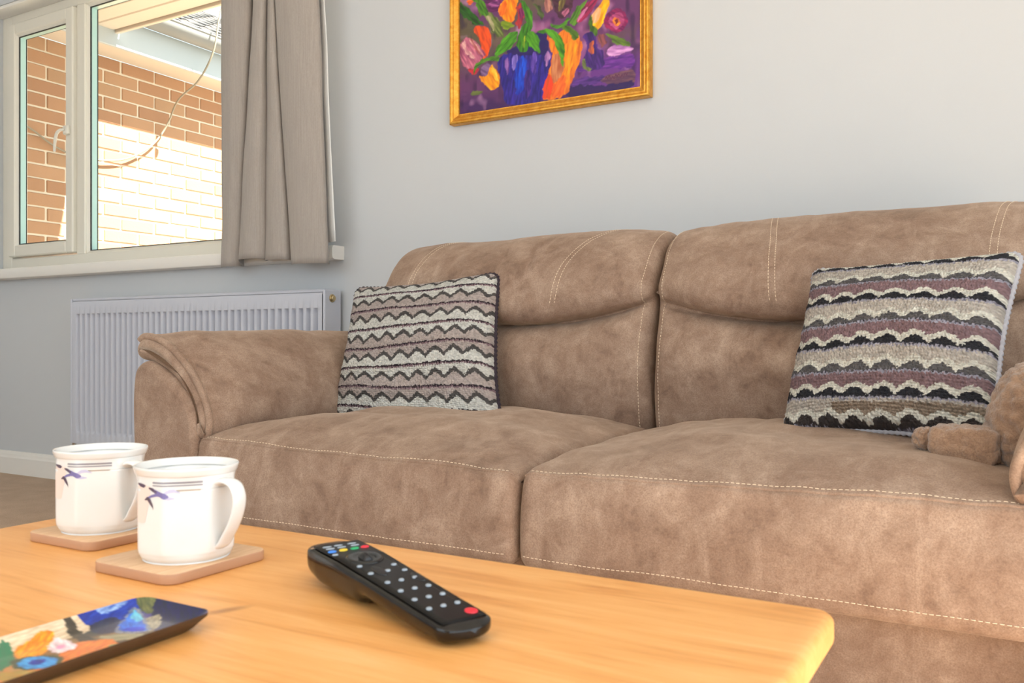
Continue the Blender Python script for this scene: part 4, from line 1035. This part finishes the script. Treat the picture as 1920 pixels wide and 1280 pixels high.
# ================================================================== COASTERS AND MUGS
CH = .0085
mugs = [((-.580, .482), 'white china mug with violet ribbon print on the coaster nearest the remote control', 'pale wooden coaster under the nearer mug, close to the painted tray', (-.586, .482)),
        ((-.733, .513), 'white china mug with violet ribbon print at the far left corner of the table', 'pale wooden coaster under the farther mug at the table left end', (-.733, .519))]
mug_src = None
def mug_profile():
    # (z, radius, roundness): 1 = faceted body, 0 = circular
    out = [(.0035, .0, 0), (.0030, .020, 0), (.0005, .0262, 0), (.0, .0305, 0), (.0006, .0325, .1), (.0030, .0350, .3), (.0065, .0366, .6), (.011, .0374, .9), (.020, .0375, 1), (.035, .0376, 1), (.050, .0376, 1), (.058, .0376, .85), (.0625, .0377, .6), (.0655, .0378, .3), (.0680, .0382, .1), (.0700, .0393, 0), (.0726, .0400, 0), (.0737, .0397, 0), (.0736, .0389, 0), (.0715, .0376, 0), (.067, .0362, .2), (.060, .0352, .5), (.030, .0350, .7), (.012, .0345, .6), (.0068, .0320, .2), (.0055, .026, 0), (.0050, .0, 0)]
    return np.array(out)
TH0 = math.radians(-40)
def facet(th):
    r = np.full(np.shape(th), 9.0)
    for k in range(4):
        for a, d in ((TH0+k*math.pi/2, .955), (TH0+math.pi/4+k*math.pi/2, 1.0)):
            c = np.cos(th-a); q = np.where(c > .3, d/np.maximum(c, .3), 9.0)
            r = -np.log(np.exp(-r*70)+np.exp(-q*70))/70
    return r
def mug_r(z, th):
    K = mug_profile()[3:17]
    rr = np.interp(z, K[:, 0], K[:, 1]); f = np.interp(z, K[:, 0], K[:, 2])
    return rr*((1-f)+f*facet(th))
def make_mug(cx, cy, label):
    bz = TZ+CH+.0002
    root = empty('mug', (cx, cy, bz), label=label, cat='mug', group='white mugs on coasters')
    K = catmull(mug_profile(), 4, False); K[:, 1] = np.maximum(K[:, 1], 1e-5); K[:, 2] = np.clip(K[:, 2], 0, 1)
    th = np.linspace(0, 2*math.pi, 145)[:-1]
    fc = facet(th)
    P = np.array([[(cx+r*((1-f)+f*fc[j])*math.cos(t), cy+r*((1-f)+f*fc[j])*math.sin(t), bz+z) for j, t in enumerate(th)] for z, r, f in K])
    recalc(mk('mug_body', P.reshape(-1, 3), gridF(len(K), 144, False, True), M['china'], root))
    # ear-shaped strap handle pointing along the table
    hp = catmull([(.0345, .0600), (.0425, .0625), (.0515, .0600), (.0560, .0510), (.0545, .0390), (.0490, .0270), (.0430, .0180), (.0395, .0130), (.0355, .0105)], 6, False)
    ang = math.radians(3)
    pts = [(cx+r*math.cos(ang), cy+r*math.sin(ang), bz+z) for r, z in hp]
    w = np.interp(np.linspace(0, 1, len(hp)), [0, .15, .5, .85, 1], [.0085, .0072, .0068, .0072, .0078])
    # flattened section: wide across, thin in the plane of the handle
    V = []; n = 14; T = np.gradient(np.array(pts), axis=0); T /= np.linalg.norm(T, axis=1, keepdims=True)
    side = np.array((-math.sin(ang), math.cos(ang), 0))
    for p, t, ww in zip(pts, T, w):
        b = np.cross(t, side)
        for k in range(n):
            q = 2*math.pi*k/n; V.append(np.array(p)+side*ww*math.cos(q)+b*.0024*math.sin(q))
    recalc(mk('handle', V, gridF(len(pts), n, False, True).tolist()+[list(range(n)), [(len(pts)-1)*n+k for k in range(n)]], M['china'], root))
    # printed decoration, following the glazed surface
    def decal(name, mt, path, lift=.00025):
        lift = lift*.8
        path = np.array(path, float); t = np.linspace(0, len(path)-1, len(path)*6)
        cols = [np.interp(t, np.arange(len(path)), path[:, k]) for k in range(3)]
        V = []
        for a, z, hw in zip(*cols):
            for s in (-1, -.33, .33, 1):
                zz = z+s*hw; aa = math.radians(a); r = mug_r(zz, np.array(aa))+lift
                V.append((cx+r*math.cos(aa), cy+r*math.sin(aa), bz+zz))
        mk(name, V, gridF(len(t), 4), mt, root)
    decal('printed_line', M['greyline'], [(-80, .0635, .00075), (-60, .0635, .00075), (-40, .0635, .00075), (-22, .0635, .00075)])
    decal('printed_line', M['greyline'], [(-80, .0613, .0005), (-60, .0613, .0005), (-40, .0613, .0005), (-22, .0613, .0005)])
    decal('peach_print', M['peach'], [(-104, .047, .014), (-98, .047, .0155), (-92, .047, .0145), (-88, .052, .0085), (-84, .057, .004)], .0002)
    decal('dark_print', M['umber'], [(-104, .0620, .0004), (-99, .0610, .0013), (-94, .0604, .0014), (-91, .0606, .0003)], .0004)
    decal('ribbon_print', M['umber'], [(-86, .0592, .0006), (-80, .0580, .0014), (-74, .0562, .0012)], .0004)
    decal('ribbon_print', M['violet'], [(-78, .0573, .0014), (-70, .0550, .0020), (-64, .0535, .0022), (-60, .0530, .0008)], .0004)
    decal('ribbon_print', M['paleviolet'], [(-66, .0545, .0012), (-60, .0570, .0014), (-54, .0574, .0012), (-47, .0556, .0003)], .0003)
    decal('ribbon_print', M['paleviolet'], [(-66, .0530, .0016), (-60, .0518, .0014), (-53, .0514, .0003)], .0003)
    decal('ribbon_print', M['violet'], [(-66, .0540, .0008), (-74, .0545, .0012), (-82, .0530, .0010), (-88, .0515, .0006)], .0005)
    decal('ribbon_print', M['umber'], [(-92, .0500, .0004), (-88, .0512, .0014), (-84, .0490, .0022), (-80, .0455, .0012), (-79, .0430, .0004)], .0006)
    return root
for (cx, cy), ml, clb, (kx, ky) in mugs:
    V, F = rounded_slab(kx-.047, kx+.047, ky-.050, ky+.050, TZ+.0002, TZ+CH, .012, .0012, 7, 3)
    o = recalc(mk('coaster', V, F, M['bamboo'], base=(kx, ky, TZ), label=clb, cat='coaster', group='wooden coasters')); shade_auto(o, 50)
    o.data.materials.append(M['bambooedge'])
    for p in o.data.polygons: p.material_index = 1 if abs(p.normal.z) < .5 else 0
    make_mug(cx, cy, ml)

# ================================================================== REMOTE CONTROL
rem = empty('remote_control', (-.37, .468, TZ), label='black television remote control lying on the pine table', cat='remote control')
A = np.array((-.279, .4385)); B = np.array((-.463, .5135)); Lr = np.linalg.norm(B-A); ex = (B-A)/Lr; ey = np.array((-ex[1], ex[0]))     # ey points towards the sofa side or back
def rw(s, y, z): 
    q = A+ex*s+ey*y; return (q[0], q[1], TZ+z)
def r_top(s): return np.interp(s/Lr, [0, .04, .2, .45, .7, .9, .97, 1], [.0105, .0135, .0165, .0215, .0265, .0285, .0268, .0220])
def r_bot(s): return np.interp(s/Lr, [0, .05, .2, .40, .50, .53, .56, .7, .85, .95, 1], [.0050, .0008, .0012, .0050, .0070, .0060, .0006, .0002, .0010, .0060, .0120])
def r_hw(s): 
    q = s/Lr; base = np.interp(q, [0, .3, .6, .85, 1], [.0195, .0200, .0212, .0220, .0205])
    e = np.minimum(q/.07, 1); e2 = np.minimum((1-q)/.10, 1)
    return base*np.sqrt(np.clip(1-(1-e)**2.4, .02, 1))*np.sqrt(np.clip(1-(1-e2)**2.2, .02, 1))
S_ = np.concatenate([np.linspace(0, .07, 10), np.linspace(.08, .88, 60), np.linspace(.89, 1, 14)])*Lr
n = 40; P = []
for s in S_:
    t, b, w = r_top(s), r_bot(s), r_hw(s); row = []
    for k in range(n):
        a = 2*math.pi*k/n; c, d = math.cos(a), math.sin(a)
        yy = math.copysign(abs(c)**.62, c)*w
        if d >= 0: zz = (t+b)/2+.15*(t-b)+(.5-.15)*(t-b)*abs(d)**.35
        else: zz = (t+b)/2+.15*(t-b)-(.5+.15)*(t-b)*abs(d)**.75
        row.append(rw(s, yy, zz))
    P.append(row)
P = np.array(P)
recalc(mk('remote_body', np.vstack([P.reshape(-1, 3)]), gridF(len(S_), n, False, True).tolist()+[list(range(n)), [(len(S_)-1)*n+k for k in range(n)]], M['remote'], rem))
# satin key face set into the gloss shell
V = []; ss = np.linspace(.045, .90, 50)*Lr
for s in ss:
    for y in np.linspace(-1, 1, 7): V.append(rw(s, y*r_hw(s)*.84, r_top(s)+.0004))
kf = mk('key_face', V, gridF(50, 7), M['remoteface'], rem)
sm = kf.modifiers.new('thick', 'SOLIDIFY'); sm.thickness = .0006
def key(s, y, a, b, h, mt, name='button'):
    """oval key: half length a along the remote, half width b across"""
    s *= Lr; y = -y; V = []; n = 14; z0 = r_top(s)
    for f, hh in ((1, -.0006), (1, h*.6), (.72, h)):
        for k in range(n):
            t = 2*math.pi*k/n; q = s+a*f*math.cos(t); V.append(rw(q, y+b*f*math.sin(t), r_top(q)+.0004+hh))
    recalc(mk(name, V, gridF(3, n, False, True).tolist()+[[2*n+k for k in range(n)]], mt, rem))
key(.090, .0105, .0042, .0042, .0010, M['red'], 'power_button')
for r in range(4):
    for c in range(3):
        key(.165+.085*r, (-.0105, 0, .0105)[c], .0017, .0020, .0011, M['btn'])
for s, y in ((.52, -.012), (.52, .001), (.565, .011), (.60, -.012), (.50, .012)): key(s, y, .0015, .0021, .0010, M['btn'])
key(.42, .013, .0085, .0034, .0009, M['blackbtn'], 'rocker'); key(.53, -.0045, .0095, .0040, .0009, M['blackbtn'], 'rocker')
V = []; n = 28; s0 = .675*Lr
for f, hh in ((1, -.0005), (1, .0004), (.86, .0010), (.60, .0002), (.42, .0000)):
    for k in range(n):
        t = 2*math.pi*k/n; V.append(rw(s0+.0135*f*math.cos(t), .0135*f*math.sin(t), r_top(s0+.0135*f*math.cos(t))+.0005+hh))
recalc(mk('navigation_ring', V, gridF(5, n, False, True).tolist()+[[4*n+k for k in range(n)]], M['remote'], rem))
V = []; n = 16
for a in np.linspace(0, math.pi, 9):
    for y in np.linspace(-1, 1, 9): V.append(rw(s0+.0062*math.cos(a), y*.0036, r_top(s0)-.0002+.0046*math.sin(a)*math.sqrt(max(0, 1-y*y))))
mk('scroll_wheel', V, gridF(9, 9), M['blackbtn'], rem)
for k, (y, m_) in enumerate(((-.0135, 'blue'), (-.0045, 'yellow'), (.0045, 'green'), (.0130, 'red'))): key(.795, y, .0020, .0033, .0010, M[m_], 'colour_button')
key(.755, -.015, .0016, .0024, .0008, M['btn'])
for s in (.835, .862):
    for y in (-.011, -.002, .009): key(s, y, .0012, .0036, .0006, M['btn'])

# ================================================================== ENAMEL TRAY
tray = empty('painted_tray', (-.4715, .275, TZ), label='long narrow enamel dish painted in blue orange and white swirls', cat='dish')
X0, X1, Y0, Y1 = -.5055, -.4375, .165, .3850
nx, ny = 90, 260
u, v = np.meshgrid(np.linspace(-1, 1, nx), np.linspace(-1, 1, ny), indexing='ij')
# squircle plan so the corners are softly rounded
def plan(u, v):
    hx, hy = (X1-X0)/2, (Y1-Y0)/2; r = .010
    x = u*hx; y = v*hy
    cx, cy = np.abs(x)-(hx-r), np.abs(y)-(hy-r); m_ = (cx > 0) & (cy > 0)
    mx = np.maximum(cx, cy); l = np.hypot(cx, cy); f = np.where(m_ & (l > 0), mx/np.maximum(l, 1e-9), 1)
    x2 = np.where(m_, np.sign(x)*((hx-r)+cx*f), x); y2 = np.where(m_, np.sign(y)*((hy-r)+cy*f), y)
    return (X0+X1)/2+x2, (Y0+Y1)/2+y2
x, y = plan(u, v)
ed = np.minimum(((X1-X0)/2)*(1-np.abs(u)), ((Y1-Y0)/2)*(1-np.abs(v)))
zt = TZ+.0045+.0065*np.clip(1-ed/.017, 0, 1)**1.8
TRAY=[
([(-0.514,0.2945),(-0.5132,0.3406),(-0.4912,0.3383),(-0.487,0.3181),(-0.4918,0.2893),(-0.4941,0.283)],(226,206,180),(220,190,150)),
([(-0.5157,0.3423),(-0.5151,0.3893),(-0.5007,0.3836),(-0.4839,0.3514),(-0.4912,0.3383)],(24,66,176),(20,44,140)),
([(-0.508,0.3499),(-0.514,0.3793),(-0.5084,0.3792),(-0.5011,0.3507)],(150,180,220),(40,90,190)),
([(-0.5139,0.3864),(-0.5083,0.3915),(-0.4925,0.3918),(-0.4784,0.3765),(-0.4898,0.3732)],(120,120,70),(80,90,60)),
([(-0.4956,0.39),(-0.4462,0.3871),(-0.4409,0.3763),(-0.4399,0.3508),(-0.4551,0.3533)],(20,24,80),(24,36,60)),
([(-0.4949,0.3391),(-0.4948,0.3575),(-0.4726,0.3432),(-0.4793,0.3336)],(40,50,80),(40,44,70)),
([(-0.5091,0.3309),(-0.5011,0.3326),(-0.472,0.3268),(-0.4475,0.3409),(-0.4509,0.3501),(-0.4413,0.3472),(-0.4401,0.3371),(-0.4649,0.3202),(-0.4829,0.3205)],(80,72,60),(60,56,50)),
([(-0.4749,0.3306),(-0.4682,0.3401),(-0.4557,0.3473),(-0.4516,0.3413),(-0.4631,0.3292)],(170,160,130),(140,140,110)),
([(-0.4793,0.3633),(-0.4776,0.3738),(-0.4602,0.3621),(-0.4572,0.3521)],(190,180,150),(140,130,110)),
([(-0.4725,0.3404),(-0.4862,0.3531),(-0.4992,0.3743),(-0.4711,0.3619),(-0.4568,0.3509)],(150,150,160),(100,120,150)),
([(-0.4744,0.3436),(-0.4852,0.3538),(-0.4962,0.3711),(-0.4703,0.3593),(-0.4604,0.3517)],(40,130,235),(24,90,210)),
([(-0.4871,0.3619),(-0.4971,0.3722),(-0.4786,0.3637),(-0.4792,0.3603)],(110,200,220),(80,170,220)),
([(-0.4742,0.3481),(-0.4665,0.3555),(-0.4611,0.3513),(-0.4716,0.3444)],(16,70,220),(10,50,190)),
([(-0.4764,0.3162),(-0.4631,0.3319),(-0.4502,0.3235),(-0.4412,0.3039),(-0.4404,0.2817),(-0.4423,0.2741),(-0.4538,0.2783),(-0.4656,0.2995)],(240,140,60),(220,110,50)),
([(-0.4918,0.2893),(-0.5008,0.317),(-0.485,0.3086),(-0.4747,0.2942),(-0.4786,0.2859)],(252,176,40),(240,120,30)),
([(-0.4659,0.3093),(-0.4587,0.316),(-0.4463,0.3058),(-0.4451,0.2924)],(232,100,40),(244,150,60)),
([(-0.4562,0.3252),(-0.4468,0.3333),(-0.4441,0.3402),(-0.4409,0.3288),(-0.4462,0.3206)],(160,160,110),(120,130,90)),
([(-0.5049,0.2893),(-0.501,0.2916),(-0.4787,0.2823),(-0.4719,0.2746),(-0.4698,0.2691)],(50,120,84),(80,130,100)),
([(-0.4814,0.2831),(-0.4656,0.2995),(-0.4533,0.2923),(-0.4594,0.2774),(-0.4688,0.2764)],(60,70,50),(90,90,60)),
([(-0.4744,0.2819),(-0.4774,0.2883),(-0.4711,0.2943),(-0.4597,0.2956),(-0.4539,0.2873),(-0.4592,0.2802),(-0.4666,0.2788)],(70,170,230),(40,130,210)),
([(-0.4707,0.2857),(-0.469,0.2907),(-0.4635,0.2911),(-0.4618,0.2855),(-0.4656,0.2833)],(10,56,170),(10,40,140)),
([(-0.4787,0.3019),(-0.4915,0.3128),(-0.4922,0.3165),(-0.4707,0.3137),(-0.469,0.3024)],(250,236,238),(240,210,220)),
([(-0.4793,0.3066),(-0.4809,0.3109),(-0.4757,0.31),(-0.4749,0.3054)],(240,150,190),(244,170,200)),
([(-0.4678,0.268),(-0.4594,0.2774),(-0.4513,0.2798),(-0.4441,0.271),(-0.4567,0.2616)],(150,140,80),(210,150,60)),
([(-0.4381,0.3034),(-0.4423,0.3179),(-0.4358,0.3216),(-0.4316,0.3118),(-0.4319,0.3023)],(70,130,190),(60,90,170)),
([(-0.4397,0.3414),(-0.443,0.3449),(-0.4442,0.362),(-0.4404,0.3604),(-0.4366,0.3472)],(150,210,150),(120,200,200)),
([(-0.4495,0.2575),(-0.4456,0.269),(-0.4412,0.2685),(-0.4402,0.2589),(-0.4443,0.2545)],(240,150,180),(220,120,160)),
]
img = np.ones((nx, ny, 1))*lin((196, 150, 96))[None, None]
nn1 = vnoise(x*60, y*60, 1, 4); nn2 = vnoise(x*160, y*160, 2, 5)
img = blend(img, (70, 72, 60), nn1*1.2); img = blend(img, (224, 120, 50), np.clip((.335-y)/.04, 0, 1)*.75*np.clip(.6+nn2, 0, 1)); img = blend(img, (26, 50, 150), np.clip((y-.352)/.02, 0, 1)*.8)
img = brush(img, x, y, TRAY, .0012, 420)
img = np.clip(img*(1+.12*nn2[..., None]), 0, 1)
P = np.stack([x, y, zt], -1)
ts = mk('enamel_top', P.reshape(-1, 3), gridF(nx, ny), M['enamel'], tray, cols=img.reshape(-1, 3))
# underside and rim
idx = [(i, 0) for i in range(nx)]+[(nx-1, j) for j in range(1, ny)]+[(i, ny-1) for i in range(nx-2, -1, -1)]+[(0, j) for j in range(ny-2, 0, -1)]
ring = np.array([P[i, j] for i, j in idx]); c = np.array([(X0+X1)/2, (Y0+Y1)/2, 0])
rows = [ring]
for ins, dz in ((.0, -.0018), (.003, -.0050), (.006, -.0085), (.009, None)):
    q = ring.copy(); hx, hy = (X1-X0)/2, (Y1-Y0)/2
    q[:, 0] = c[0]+(q[:, 0]-c[0])*(1-ins/hx); q[:, 1] = c[1]+(q[:, 1]-c[1])*(1-ins/hy)
    q[:, 2] = TZ+.0003 if dz is None else np.maximum(ring[:, 2]+dz, TZ+.0003)
    rows.append(q)
n = len(ring); V = np.vstack(rows)
recalc(mk('bronze_underside', V, gridF(len(rows), n, False, True).tolist()+[[(len(rows)-1)*n+k for k in range(n)]], M['traydark'], tray))
